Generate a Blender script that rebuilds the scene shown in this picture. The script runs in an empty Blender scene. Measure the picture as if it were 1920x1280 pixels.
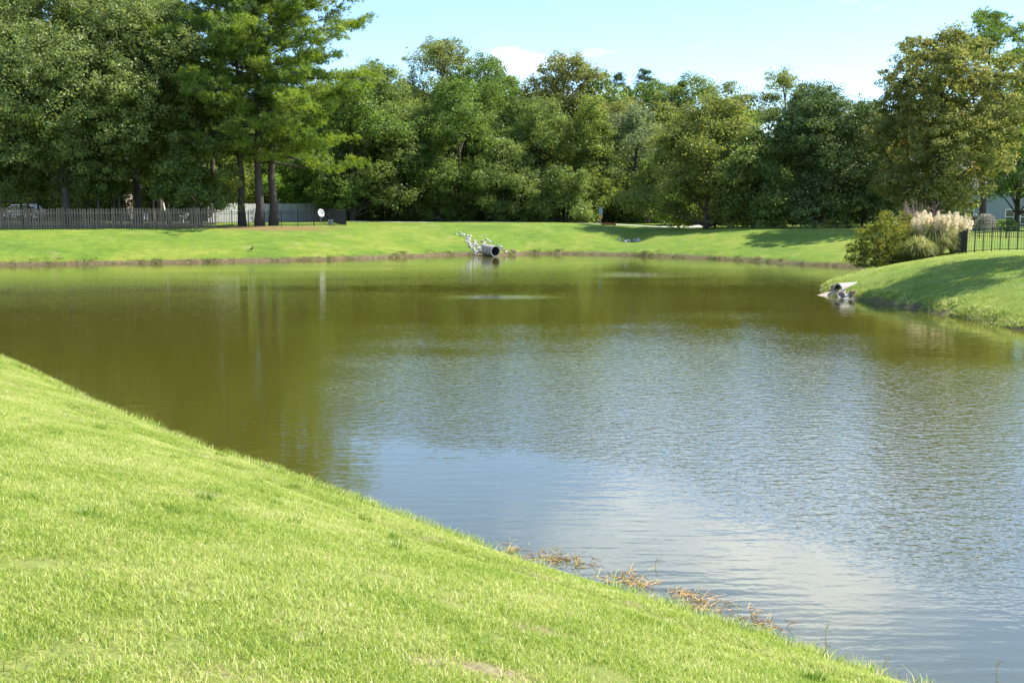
import bpy, bmesh, math, random
import numpy as np
from mathutils import Vector, Matrix, Euler

R = math.radians
scene = bpy.context.scene
COL = scene.collection

# ------------------------------------------------------------------ camera
CAM_H = 3.8
F_PX = 2059.0            # focal length in pixels of a 1920 px wide frame
PITCH = R(7.2)
cam_d = bpy.data.cameras.new('camera')
cam_d.sensor_width = 36.0
cam_d.lens = F_PX / 1920.0 * 36.0
cam_d.clip_end = 6000.0
cam = bpy.data.objects.new('camera', cam_d)
COL.objects.link(cam)
cam.location = (0, 0, CAM_H)
cam.rotation_euler = (R(90) - PITCH, 0, 0)
scene.camera = cam

# ------------------------------------------------------------------ sun and sky
SUN_EL = R(50.0)
SUN_AZ = R(77.0)          # to the right of the view direction (+Y), clockwise seen from above
EXPOSURE = 1.10
sun_vec = Vector((math.sin(SUN_AZ) * math.cos(SUN_EL), math.cos(SUN_AZ) * math.cos(SUN_EL), math.sin(SUN_EL)))
sd = bpy.data.lights.new('sun', 'SUN')
sd.energy = 4.9
sd.angle = R(0.53)
sd.color = (1.0, 0.955, 0.87)
sun = bpy.data.objects.new('sun', sd)
COL.objects.link(sun)
sun.rotation_euler = (-sun_vec).to_track_quat('-Z', 'Y').to_euler()
sun.location = (40, 40, 60)

world = bpy.data.worlds.new('World')
scene.world = world
world.use_nodes = True
wn, wl = world.node_tree.nodes, world.node_tree.links
wn.clear()
w_out = wn.new('ShaderNodeOutputWorld')
w_bg = wn.new('ShaderNodeBackground')
w_bg.inputs['Strength'].default_value = 0.15
w_sky = wn.new('ShaderNodeTexSky')
w_sky.sky_type = 'NISHITA'
w_sky.sun_disc = False
w_sky.sun_elevation = SUN_EL
w_sky.sun_rotation = SUN_AZ
w_sky.air_density = 0.9
w_sky.dust_density = 0.0
w_sky.ozone_density = 6.0
# scattered cumulus, laid on a plane high above the whole place
w_tc = wn.new('ShaderNodeTexCoord')
w_sep = wn.new('ShaderNodeSeparateXYZ')
wl.new(w_tc.outputs['Generated'], w_sep.inputs[0])
w_mx = wn.new('ShaderNodeMath'); w_mx.operation = 'MAXIMUM'; w_mx.inputs[1].default_value = 0.0
wl.new(w_sep.outputs['Z'], w_mx.inputs[0])
w_ad = wn.new('ShaderNodeMath'); w_ad.operation = 'ADD'; w_ad.inputs[1].default_value = 0.16
wl.new(w_mx.outputs[0], w_ad.inputs[0])
w_dv = wn.new('ShaderNodeVectorMath'); w_dv.operation = 'DIVIDE'
w_cmb = wn.new('ShaderNodeCombineXYZ')
for k in ('X', 'Y', 'Z'):
    wl.new(w_ad.outputs[0], w_cmb.inputs[k])
wl.new(w_tc.outputs['Generated'], w_dv.inputs[0]); wl.new(w_cmb.outputs[0], w_dv.inputs[1])
w_no = wn.new('ShaderNodeTexNoise')
w_no.inputs['Scale'].default_value = 1.15
w_no.inputs['Detail'].default_value = 7.0
w_no.inputs['Roughness'].default_value = 0.52
w_map = wn.new('ShaderNodeMapping')
w_map.inputs['Location'].default_value = (9.40, 20.77, 0.0)
wl.new(w_dv.outputs[0], w_map.inputs['Vector']); wl.new(w_map.outputs[0], w_no.inputs['Vector'])
w_rmp = wn.new('ShaderNodeValToRGB')
w_rmp.color_ramp.elements[0].position = 0.545
w_rmp.color_ramp.elements[1].position = 0.69
wl.new(w_no.outputs['Fac'], w_rmp.inputs[0])
w_mix = wn.new('ShaderNodeMixRGB')
w_mix.inputs['Color2'].default_value = (7.4, 7.6, 8.0, 1)
w_f = wn.new('ShaderNodeMath'); w_f.operation = 'MULTIPLY'; w_f.inputs[1].default_value = 0.85
wl.new(w_rmp.outputs['Color'], w_f.inputs[0]); wl.new(w_f.outputs[0], w_mix.inputs['Fac'])
wl.new(w_sky.outputs[0], w_mix.inputs['Color1'])
wl.new(w_mix.outputs[0], w_bg.inputs['Color'])
wl.new(w_bg.outputs[0], w_out.inputs['Surface'])

vs = scene.view_settings
vs.view_transform = 'Standard'
vs.look = 'None'
vs.exposure = EXPOSURE
vs.gamma = 1.0
vs.use_curve_mapping = False
scene.cycles.use_denoising = True
scene.cycles.max_bounces = 9
scene.cycles.diffuse_bounces = 6
scene.cycles.glossy_bounces = 3
scene.cycles.transmission_bounces = 4
scene.cycles.transparent_max_bounces = 6
scene.cycles.sample_clamp_indirect = 6.0
scene.cycles.caustics_reflective = False
scene.cycles.caustics_refractive = False

# ------------------------------------------------------------------ helpers
def elev(v):
    return math.atan((640.0 - v) / F_PX) - PITCH

def zpix(v, d):
    """height of a point at ground distance d that is seen at row v"""
    return CAM_H + d * math.tan(elev(v))

def xat(u, d, z=1.5):
    zc = d * math.cos(PITCH) + (CAM_H - z) * math.sin(PITCH)
    return (u - 960.0) / F_PX * zc

def gp(u, v, z=0.0):
    d = (CAM_H - z) / math.tan(-elev(v))
    return (xat(u, d, z), d)

def link(o, parent=None):
    COL.objects.link(o)
    if parent is not None:
        o.parent = parent
    return o

def empty(name, loc=(0, 0, 0), rz=0.0, label=None, cat=None, group=None):
    o = bpy.data.objects.new(name, None)
    o.empty_display_size = 0.2
    link(o)
    o.location = loc
    o.rotation_euler = (0, 0, rz)
    tag(o, label, cat, group)
    return o

def tag(o, label=None, cat=None, group=None, kind=None):
    if label: o['label'] = label
    if cat: o['category'] = cat
    if group: o['group'] = group
    if kind: o['kind'] = kind
    return o

def mesh_np(name, verts, faces_flat, loop_tot, mat=None, smooth=False, attr=None):
    """fast mesh from numpy: verts (n,3), faces_flat loops, loop_tot ints per face"""
    me = bpy.data.meshes.new(name)
    verts = np.ascontiguousarray(verts, dtype=np.float32)
    faces_flat = np.ascontiguousarray(faces_flat, dtype=np.int32).ravel()
    loop_tot = np.ascontiguousarray(loop_tot, dtype=np.int32)
    me.vertices.add(len(verts))
    me.vertices.foreach_set('co', verts.ravel())
    me.loops.add(len(faces_flat))
    me.loops.foreach_set('vertex_index', faces_flat)
    me.polygons.add(len(loop_tot))
    ls = np.concatenate(([0], np.cumsum(loop_tot)[:-1])).astype(np.int32)
    me.polygons.foreach_set('loop_start', ls)
    me.polygons.foreach_set('loop_total', loop_tot)
    if smooth:
        me.polygons.foreach_set('use_smooth', np.ones(len(loop_tot), dtype=bool))
    if attr:
        for k, (dom, arr) in attr.items():
            a = me.attributes.new(k, 'FLOAT', dom)
            a.data.foreach_set('value', np.ascontiguousarray(arr, dtype=np.float32))
    me.update(calc_edges=True)
    me.validate()
    if mat: me.materials.append(mat)
    return me

class MB:
    """collects shapes for one mesh"""
    def __init__(self):
        self.v, self.f = [], []
    def add(self, vs_, fs):
        b = len(self.v)
        self.v += [tuple(p) for p in vs_]
        self.f += [tuple(i + b for i in f) for f in fs]
    def box(self, x0, x1, y0, y1, z0, z1, m=None):
        p = [(x0, y0, z0), (x1, y0, z0), (x1, y1, z0), (x0, y1, z0), (x0, y0, z1), (x1, y0, z1), (x1, y1, z1), (x0, y1, z1)]
        if m is not None: p = [m @ Vector(q) for q in p]
        self.add(p, [(3, 2, 1, 0), (4, 5, 6, 7), (0, 1, 5, 4), (1, 2, 6, 5), (2, 3, 7, 6), (3, 0, 4, 7)])
    def prism(self, poly, y0, y1, axis='y'):
        n = len(poly)
        if axis == 'y':
            a = [(p[0], y0, p[1]) for p in poly]; b = [(p[0], y1, p[1]) for p in poly]
        elif axis == 'x':
            a = [(y0, p[0], p[1]) for p in poly]; b = [(y1, p[0], p[1]) for p in poly]
        else:
            a = [(p[0], p[1], y0) for p in poly]; b = [(p[0], p[1], y1) for p in poly]
        fs = [tuple(range(n)), tuple(range(2 * n - 1, n - 1, -1))]
        fs += [(i, n + i, n + (i + 1) % n, (i + 1) % n) for i in range(n)]
        self.add(a + b, fs)
    def tube(self, pts, rad, n=6, cap=True):
        pts = [Vector(p) for p in pts]
        if not hasattr(rad, '__len__'): rad = [rad] * len(pts)
        rings, ref = [], None
        for i, p in enumerate(pts):
            d = (pts[min(i + 1, len(pts) - 1)] - pts[max(i - 1, 0)])
            if d.length < 1e-9: d = Vector((0, 0, 1))
            d.normalize()
            if ref is None:
                ref = Vector((1, 0, 0)) if abs(d.x) < 0.8 else Vector((0, 1, 0))
            a = (ref - d * ref.dot(d)).normalized(); ref = a
            b = d.cross(a)
            rings.append([p + (a * math.cos(2 * math.pi * k / n) + b * math.sin(2 * math.pi * k / n)) * rad[i] for k in range(n)])
        vs_ = [q for r in rings for q in r]
        fs = []
        for i in range(len(pts) - 1):
            for k in range(n):
                k2 = (k + 1) % n
                fs.append((i * n + k, i * n + k2, (i + 1) * n + k2, (i + 1) * n + k))
        if cap:
            fs.append(tuple(range(n - 1, -1, -1)))
            fs.append(tuple(range((len(pts) - 1) * n, len(pts) * n)))
        self.add(vs_, fs)
    def mesh(self, name, mat, smooth=False, bevel=0.0):
        me = bpy.data.meshes.new(name)
        me.from_pydata(self.v, [], self.f)
        bm = bmesh.new(); bm.from_mesh(me)
        bmesh.ops.recalc_face_normals(bm, faces=bm.faces)
        if bevel > 0:
            bmesh.ops.bevel(bm, geom=list(bm.edges), offset=bevel, segments=1, affect='EDGES', clamp_overlap=True)
        bm.to_mesh(me); bm.free()
        if smooth:
            me.polygons.foreach_set('use_smooth', np.ones(len(me.polygons), dtype=bool))
        if mat: me.materials.append(mat)
        return me
    def build(self, name, mat, parent=None, smooth=False, bevel=0.0):
        return link(bpy.data.objects.new(name, self.mesh(name, mat, smooth, bevel)), parent)

# ------------------------------------------------------------------ materials
def new_mat(name):
    m = bpy.data.materials.new(name)
    m.use_nodes = True
    nt = m.node_tree
    nt.nodes.clear()
    out = nt.nodes.new('ShaderNodeOutputMaterial')
    return m, nt.nodes, nt.links, out

def rgba(c): return (c[0], c[1], c[2], 1.0)

def solid(name, col, rough=0.7, var=0.25, scale=6.0, bump=0.0, metallic=0.0, stretch=(1, 1, 1), spec=0.4):
    m, n, l, out = new_mat(name)
    p = n.new('ShaderNodeBsdfPrincipled')
    p.inputs['Roughness'].default_value = rough
    p.inputs['Metallic'].default_value = metallic
    p.inputs['Specular IOR Level'].default_value = spec
    tc = n.new('ShaderNodeTexCoord'); mp = n.new('ShaderNodeMapping')
    mp.inputs['Scale'].default_value = stretch
    l.new(tc.outputs['Object'], mp.inputs['Vector'])
    no = n.new('ShaderNodeTexNoise'); no.inputs['Scale'].default_value = scale; no.inputs['Detail'].default_value = 5
    l.new(mp.outputs[0], no.inputs['Vector'])
    oi = n.new('ShaderNodeObjectInfo')
    ad = n.new('ShaderNodeMath'); ad.operation = 'MULTIPLY_ADD'; ad.inputs[1].default_value = 0.35; 
    l.new(oi.outputs['Random'], ad.inputs[0]); l.new(no.outputs['Fac'], ad.inputs[2])
    rp = n.new('ShaderNodeValToRGB')
    rp.color_ramp.elements[0].position = 0.3; rp.color_ramp.elements[1].position = 0.95
    rp.color_ramp.elements[0].color = rgba([c * (1 - var) for c in col])
    rp.color_ramp.elements[1].color = rgba([min(1, c * (1 + var)) for c in col])
    l.new(ad.outputs[0], rp.inputs[0]); l.new(rp.outputs[0], p.inputs['Base Color'])
    if bump > 0:
        bp = n.new('ShaderNodeBump'); bp.inputs['Distance'].default_value = bump; bp.inputs['Strength'].default_value = 0.8
        l.new(no.outputs['Fac'], bp.inputs['Height']); l.new(bp.outputs[0], p.inputs['Normal'])
    l.new(p.outputs[0], out.inputs['Surface'])
    return m

LEAF = 1.18
def leaf_mat(name, dark, light, trans=0.48, gloss=0.014, tint=None, rough=0.45):
    """leaves: colour spreads from dark to light by the per-leaf value 'var'"""
    m, n, l, out = new_mat(name)
    at = n.new('ShaderNodeAttribute'); at.attribute_name = 'var'
    rp = n.new('ShaderNodeValToRGB')
    dark, light = [c * LEAF for c in dark], [c * LEAF for c in light]
    rp.color_ramp.elements[0].color = rgba(dark); rp.color_ramp.elements[0].position = 0.12
    rp.color_ramp.elements[1].color = rgba(light); rp.color_ramp.elements[1].position = 0.88
    if tint:
        e = rp.color_ramp.elements.new(0.96); e.color = rgba(tint)
    l.new(at.outputs['Fac'], rp.inputs[0])
    df = n.new('ShaderNodeBsdfDiffuse'); tr = n.new('ShaderNodeBsdfTranslucent')
    l.new(rp.outputs[0], df.inputs['Color'])
    hs = n.new('ShaderNodeHueSaturation'); hs.inputs['Hue'].default_value = 0.485; hs.inputs['Saturation'].default_value = 1.15; hs.inputs['Value'].default_value = 1.6
    l.new(rp.outputs[0], hs.inputs['Color']); l.new(hs.outputs[0], tr.inputs['Color'])
    mx = n.new('ShaderNodeMixShader'); mx.inputs[0].default_value = trans
    l.new(df.outputs[0], mx.inputs[1]); l.new(tr.outputs[0], mx.inputs[2])
    gl = n.new('ShaderNodeBsdfGlossy'); gl.inputs['Roughness'].default_value = rough; gl.inputs['Color'].default_value = (0.9, 0.95, 0.9, 1)
    m2 = n.new('ShaderNodeMixShader'); m2.inputs[0].default_value = gloss
    l.new(mx.outputs[0], m2.inputs[1]); l.new(gl.outputs[0], m2.inputs[2])
    l.new(m2.outputs[0], out.inputs['Surface'])
    return m

M = {}
M['bark'] = solid('bark', (0.085, 0.068, 0.055), 0.9, 0.45, 5.0, 0.03, stretch=(3, 3, 0.6))
M['pine_bark'] = solid('pine_bark', (0.085, 0.066, 0.056), 0.9, 0.5, 4.0, 0.05, stretch=(3, 3, 0.7))
M['grey_bark'] = solid('grey_bark', (0.14, 0.125, 0.11), 0.9, 0.4, 5.0, 0.02, stretch=(3, 3, 0.6))
M['leaf_grey'] = leaf_mat('leaf_grey', (0.062, 0.098, 0.028), (0.235, 0.285, 0.090), gloss=0.02)
M['leaf_green'] = leaf_mat('leaf_green', (0.050, 0.092, 0.022), (0.185, 0.262, 0.062))
M['leaf_mid'] = leaf_mat('leaf_mid', (0.060, 0.100, 0.027), (0.220, 0.280, 0.075))
M['leaf_olive'] = leaf_mat('leaf_olive', (0.078, 0.106, 0.026), (0.245, 0.275, 0.072))
M['leaf_brown'] = leaf_mat('leaf_brown', (0.088, 0.108, 0.030), (0.245, 0.255, 0.078), tint=(0.28, 0.20, 0.07))
M['leaf_yellow'] = leaf_mat('leaf_yellow', (0.080, 0.118, 0.026), (0.230, 0.280, 0.066))
M['leaf_dark'] = leaf_mat('leaf_dark', (0.036, 0.066, 0.022), (0.139, 0.191, 0.058), trans=0.35, gloss=0.02)
M['leaf_silver'] = leaf_mat('leaf_silver', (0.080, 0.115, 0.050), (0.235, 0.285, 0.125))
M['leaf_bright'] = leaf_mat('leaf_bright', (0.088, 0.155, 0.027), (0.278, 0.408, 0.084), trans=0.45)
M['needle'] = leaf_mat('needle', (0.055, 0.102, 0.022), (0.205, 0.285, 0.050), trans=0.42, gloss=0.03)
M['needle_bright'] = leaf_mat('needle_bright', (0.070, 0.125, 0.022), (0.250, 0.325, 0.050), trans=0.45, gloss=0.03)
M['needle_dark'] = leaf_mat('needle_dark', (0.030, 0.057, 0.022), (0.093, 0.136, 0.045), trans=0.25, gloss=0.02)
M['concrete'] = solid('concrete', (0.37, 0.32, 0.265), 0.85, 0.4, 7.0, 0.01)
M['concrete_warm'] = solid('concrete_warm', (0.48, 0.36, 0.27), 0.85, 0.25, 6.0, 0.01)
M['pipe_inside'] = solid('pipe_inside', (0.06, 0.06, 0.058), 0.9, 0.3, 5.0)
M['rock'] = solid('rock', (0.42, 0.39, 0.35), 0.9, 0.55, 4.0, 0.02)
M['rock_brown'] = solid('rock_brown', (0.28, 0.19, 0.13), 0.9, 0.4, 4.0, 0.02)
M['black_metal'] = solid('black_metal', (0.012, 0.013, 0.014), 0.45, 0.3, 8.0)
M['picket_wood'] = solid('picket_wood', (0.25, 0.178, 0.115), 0.9, 0.45, 3.0, 0.004, stretch=(4, 4, 0.5))
M['grey_board'] = solid('grey_board', (0.36, 0.35, 0.33), 0.9, 0.28, 3.0, 0.004, stretch=(4, 4, 0.5))
M['white_paint'] = solid('white_paint', (0.78, 0.78, 0.76), 0.5, 0.06)
M['dish_paint'] = solid('dish_paint', (0.6, 0.6, 0.59), 0.6, 0.06)
M['siding'] = solid('siding', (0.30, 0.34, 0.39), 0.7, 0.1)
M['tan_wall'] = solid('tan_wall', (0.34, 0.29, 0.24), 0.9, 0.25, 9.0)
M['shingle'] = solid('shingle', (0.12, 0.105, 0.095), 0.9, 0.35, 9.0)
M['glass'] = solid('glass', (0.03, 0.04, 0.045), 0.08, 0.1, spec=0.8)
M['timber'] = solid('timber', (0.30, 0.125, 0.05), 0.8, 0.3, 4.0, stretch=(0.5, 4, 4))
M['sign_blue'] = solid('sign_blue', (0.30, 0.37, 0.46), 0.5, 0.1)
M['sign_yellow'] = solid('sign_yellow', (0.62, 0.33, 0.03), 0.5, 0.1)
M['grey_metal'] = solid('grey_metal', (0.32, 0.33, 0.34), 0.5, 0.15)
M['rubber'] = solid('rubber', (0.02, 0.02, 0.02), 0.8, 0.2)
M['bird'] = solid('bird', (0.03, 0.03, 0.032), 0.6, 0.3)
M['canvas'] = solid('canvas', (0.62, 0.58, 0.46), 0.9, 0.1)
M['path'] = solid('path', (0.52, 0.49, 0.43), 0.9, 0.15, 3.0)

# ------------------------------------------------------------------ pond outline
near_px = [(0, 667), (100, 714), (190, 762), (260, 789), (300, 798), (345, 826), (430, 853), (540, 892), (640, 928),
           (760, 972), (900, 1022), (1010, 1062), (1200, 1121), (1400, 1184), (1560, 1240), (1710, 1292)]
right_px = [(1920, 622), (1800, 597), (1720, 582), (1640, 568), (1590, 560), (1552, 556), (1536, 546), (1548, 536), (1585, 523)]
far_px = [(1600, 501), (1500, 497), (1400, 489), (1300, 484.5), (1200, 480), (1100, 477), (1000, 476), (960, 478), (925, 481),
          (890, 479), (860, 478), (760, 482.5), (640, 487), (500, 490), (350, 493), (150, 496), (0, 498.5)]
poly = [(-50, 62), (-44, 52), (-30, 41.5), (-20, 33.4)]
poly += [gp(*p) for p in near_px]
poly += [(6.2, 5.6), (10, 2.5), (17, 0.5), (25, 5), (26, 15), (21.5, 24)]
poly += [gp(*p) for p in right_px]
poly += [(16.6, 54.5), (18.6, 58.5), (20.5, 61), (21.0, 64)]
poly += [gp(*p) for p in far_px]
poly += [(-40, 66.5), (-47, 66)]
P = np.array(poly)
def chaikin(p, it):
    for _ in range(it):
        q = np.roll(p, -1, axis=0)
        p = np.stack([0.75 * p + 0.25 * q, 0.25 * p + 0.75 * q], axis=1).reshape(-1, 2)
    return p
POND = chaikin(P, 2)

def sdist(x, y):
    """signed distance to the pond outline, negative inside"""
    pts = np.stack([np.ravel(x), np.ravel(y)], axis=1)
    a = POND; b = np.roll(POND, -1, axis=0)
    out = np.empty(len(pts))
    for s in range(0, len(pts), 20000):
        q = pts[s:s + 20000]
        best = np.full(len(q), 1e18); inside = np.zeros(len(q), dtype=bool)
        for i in range(len(a)):
            ab = b[i] - a[i]; aq = q - a[i]
            t = np.clip((aq @ ab) / (ab @ ab + 1e-12), 0, 1)
            d = aq - t[:, None] * ab
            best = np.minimum(best, (d * d).sum(1))
            c = (a[i, 1] > q[:, 1]) != (b[i, 1] > q[:, 1])
            with np.errstate(divide='ignore', invalid='ignore'):
                xi = (b[i, 0] - a[i, 0]) * (q[:, 1] - a[i, 1]) / (b[i, 1] - a[i, 1] + 1e-15) + a[i, 0]
            inside ^= c & (q[:, 0] < xi)
        out[s:s + 20000] = np.sqrt(best) * np.where(inside, -1, 1)
    return out.reshape(np.shape(x))

def vnoise(x, y, sc, seed=0):
    """smooth value noise, about -1..1"""
    rs = np.random.RandomState(seed); tab = rs.rand(256, 256)
    fx, fy = np.asarray(x) / sc + 100.0, np.asarray(y) / sc + 100.0
    ix, iy = np.floor(fx).astype(int), np.floor(fy).astype(int)
    tx, ty = fx - ix, fy - iy
    tx, ty = tx * tx * (3 - 2 * tx), ty * ty * (3 - 2 * ty)
    g = lambda i, j: tab[i % 256, j % 256]
    return 2 * ((g(ix, iy) * (1 - tx) + g(ix + 1, iy) * tx) * (1 - ty) + (g(ix, iy + 1) * (1 - tx) + g(ix + 1, iy + 1) * tx) * ty) - 1

# (x, y, height of the land there, width of the slope, reach)
CTRL = np.array([
    (0, 0, 2.2, 9.0, 10), (-12, 8, 2.35, 9.5, 10), (-25, 18, 2.5, 10, 12), (8, -8, 2.2, 9, 10), (-45, 35, 2.3, 11, 12),
    (-60, 60, 2.0, 10, 14), (-36, 83, 1.78, 11.5, 9), (-26, 85, 1.85, 11.5, 8), (-17, 88, 1.92, 12, 8), (-8, 94, 2.02, 12.5, 8),
    (-30, 100, 2.0, 12, 14), (-1, 93, 2.32, 12, 5), (4, 92, 2.22, 12, 5), (0, 106, 2.0, 12, 9), (-12, 108, 1.95, 12, 9),
    (10.5, 89, 0.98, 12, 3.4), (13.5, 95, 1.2, 12, 4), (14, 108, 1.75, 12, 8), (17.5, 86, 1.82, 11, 4.5), (23, 84, 1.95, 11, 5),
    (28, 82, 1.9, 11, 6), (26, 100, 1.9, 12, 10), (19.5, 47.5, 1.62, 6.5, 5), (20.5, 41, 1.65, 6.5, 5), (24, 33, 1.65, 7, 6),
    (30, 45, 1.5, 8, 6), (25, 60, 1.12, 5, 5), (33, 62, 1.2, 8, 8), (38, 75, 1.3, 10, 9), (45, 95, 1.4, 10, 12),
    (35, 20, 1.8, 8, 12), (70, 60, 1.5, 10, 25), (0, 150, 2.0, 12, 30), (-80, 110, 2.0, 12, 30), (60, 140, 1.8, 12, 30),
    (0, -60, 2.5, 10, 40), (-80, 0, 2.5, 10, 40), (80, 0, 2.0, 10, 40)])

def height(x, y, d=None):
    x = np.asarray(x, dtype=float); y = np.asarray(y, dtype=float)
    if d is None: d = sdist(x, y)
    num = np.zeros_like(x); wid = np.zeros_like(x); den = np.full_like(x, 1e-12)
    for cx, cy, t, w, r in CTRL:
        k = np.exp(-((x - cx) ** 2 + (y - cy) ** 2) / (2 * r * r)) + 1e-7 / (1 + ((x - cx) ** 2 + (y - cy) ** 2) / 400.0)
        num += k * t; wid += k * w; den += k
    T = num / den; W = wid / den
    near = np.clip((34 - y) / 6, 0, 1) * np.clip((14 - x) / 4, 0, 1)          # the bank we stand on has no cut edge
    dd = d + (1 - near) * (0.16 * vnoise(x, y, 1.1, 3) + 0.12 * vnoise(x, y, 0.45, 8)) * np.exp(-np.abs(d) / 1.5)
    lip = np.where(near > 0.5, 0.10, 0.19 + 0.07 * vnoise(x, y, 2.2, 4))
    lw = 0.45 + 0.2 * near
    t1 = np.clip(dd / lw, 0, 1)
    t2 = np.clip((dd - 0.15) / W, 0, 1)
    prof = 1 - (1 - t2) ** 1.75
    z = lip * t1 + (T - lip) * prof
    zin = -np.clip(-dd / 6.0, 0, 1) * 1.4 - 0.04 - np.clip(-dd / 0.5, 0, 1) * 0.22
    z = np.where(dd > 0, z, zin)
    z += np.clip(d / 3, 0, 1) * (0.05 * vnoise(x, y, 4.0, 1) + 0.018 * vnoise(x, y, 1.3, 2))
    z -= 0.5 * np.exp(-((x - 9.6 - 0.12 * (y - 86)) / 1.3) ** 2 - ((y - 87.0) / 3.2) ** 2)      # grassy ditch
    # mower's ledge a metre and a half up the near bank
    z += near * -0.075 * np.exp(-((d - 1.55 - 0.25 * vnoise(x, y, 3.0, 6)) / 0.22) ** 2)
    return z

def axis(segs):
    out = [segs[0][0]]
    for a, b, s in segs:
        n = max(1, int(round((b - a) / s)))
        out += list(np.linspace(a, b, n + 1)[1:])
    return np.array(out)
gx = axis([(-2500, -400, 300), (-400, -100, 30), (-100, -50, 4), (-50, -16, 0.5), (-16, 8, 0.22), (8, 26, 0.3), (26, 50, 0.6), (50, 100, 4), (100, 400, 30), (400, 2500, 300)])
gy = axis([(-600, -60, 90), (-60, 0, 6), (0, 3, 0.6), (3, 30, 0.22), (30, 60, 0.33), (60, 100, 0.33), (100, 125, 1.0), (125, 200, 6), (200, 500, 30), (500, 3500, 300)])
GX, GY = np.meshgrid(gx, gy)
GD = sdist(GX, GY)
GZ = height(GX, GY, GD)
nx, ny = len(gx), len(gy)

def ground(x, y):
    """height of the ground sheet, interpolated on its own grid"""
    i = min(max(int(np.searchsorted(gx, x)) - 1, 0), nx - 2); j = min(max(int(np.searchsorted(gy, y)) - 1, 0), ny - 2)
    tx = (x - gx[i]) / (gx[i + 1] - gx[i]); ty = (y - gy[j]) / (gy[j + 1] - gy[j])
    return float((GZ[j, i] * (1 - tx) + GZ[j, i + 1] * tx) * (1 - ty) + (GZ[j + 1, i] * (1 - tx) + GZ[j + 1, i + 1] * tx) * ty)

def ground_n(x, y, e=0.25):
    return Vector((ground(x - e, y) - ground(x + e, y), ground(x, y - e) - ground(x, y + e), 2 * e)).normalized()

def soft(v): return v * v * (3 - 2 * v)
# ground cover masks
cx, cy = xat(474, 85.0), 83.8
straw = np.clip(1.35 - np.hypot((GX - cx) / 5.8, (GY - cy) / 3.2) + 0.25 * vnoise(GX, GY, 1.2, 11), 0, 1)
straw = np.maximum(straw, np.clip(1.25 - np.hypot((GX - xat(300, 84)) / 9, (GY - 83.3) / 1.2) + 0.4 * vnoise(GX, GY, 1.0, 12), 0, 1) * 0.8)
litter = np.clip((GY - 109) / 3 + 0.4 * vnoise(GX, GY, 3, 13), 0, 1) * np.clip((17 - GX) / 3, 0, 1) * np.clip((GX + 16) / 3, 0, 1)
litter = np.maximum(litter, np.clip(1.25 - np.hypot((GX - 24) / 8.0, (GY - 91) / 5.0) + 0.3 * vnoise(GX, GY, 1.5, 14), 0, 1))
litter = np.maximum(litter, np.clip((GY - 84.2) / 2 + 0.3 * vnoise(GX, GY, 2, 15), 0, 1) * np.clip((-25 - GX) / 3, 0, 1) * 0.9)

idx = np.arange(nx * ny).reshape(ny, nx)
quads = np.stack([idx[:-1, :-1], idx[:-1, 1:], idx[1:, 1:], idx[1:, :-1]], axis=-1).reshape(-1, 4)

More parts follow.
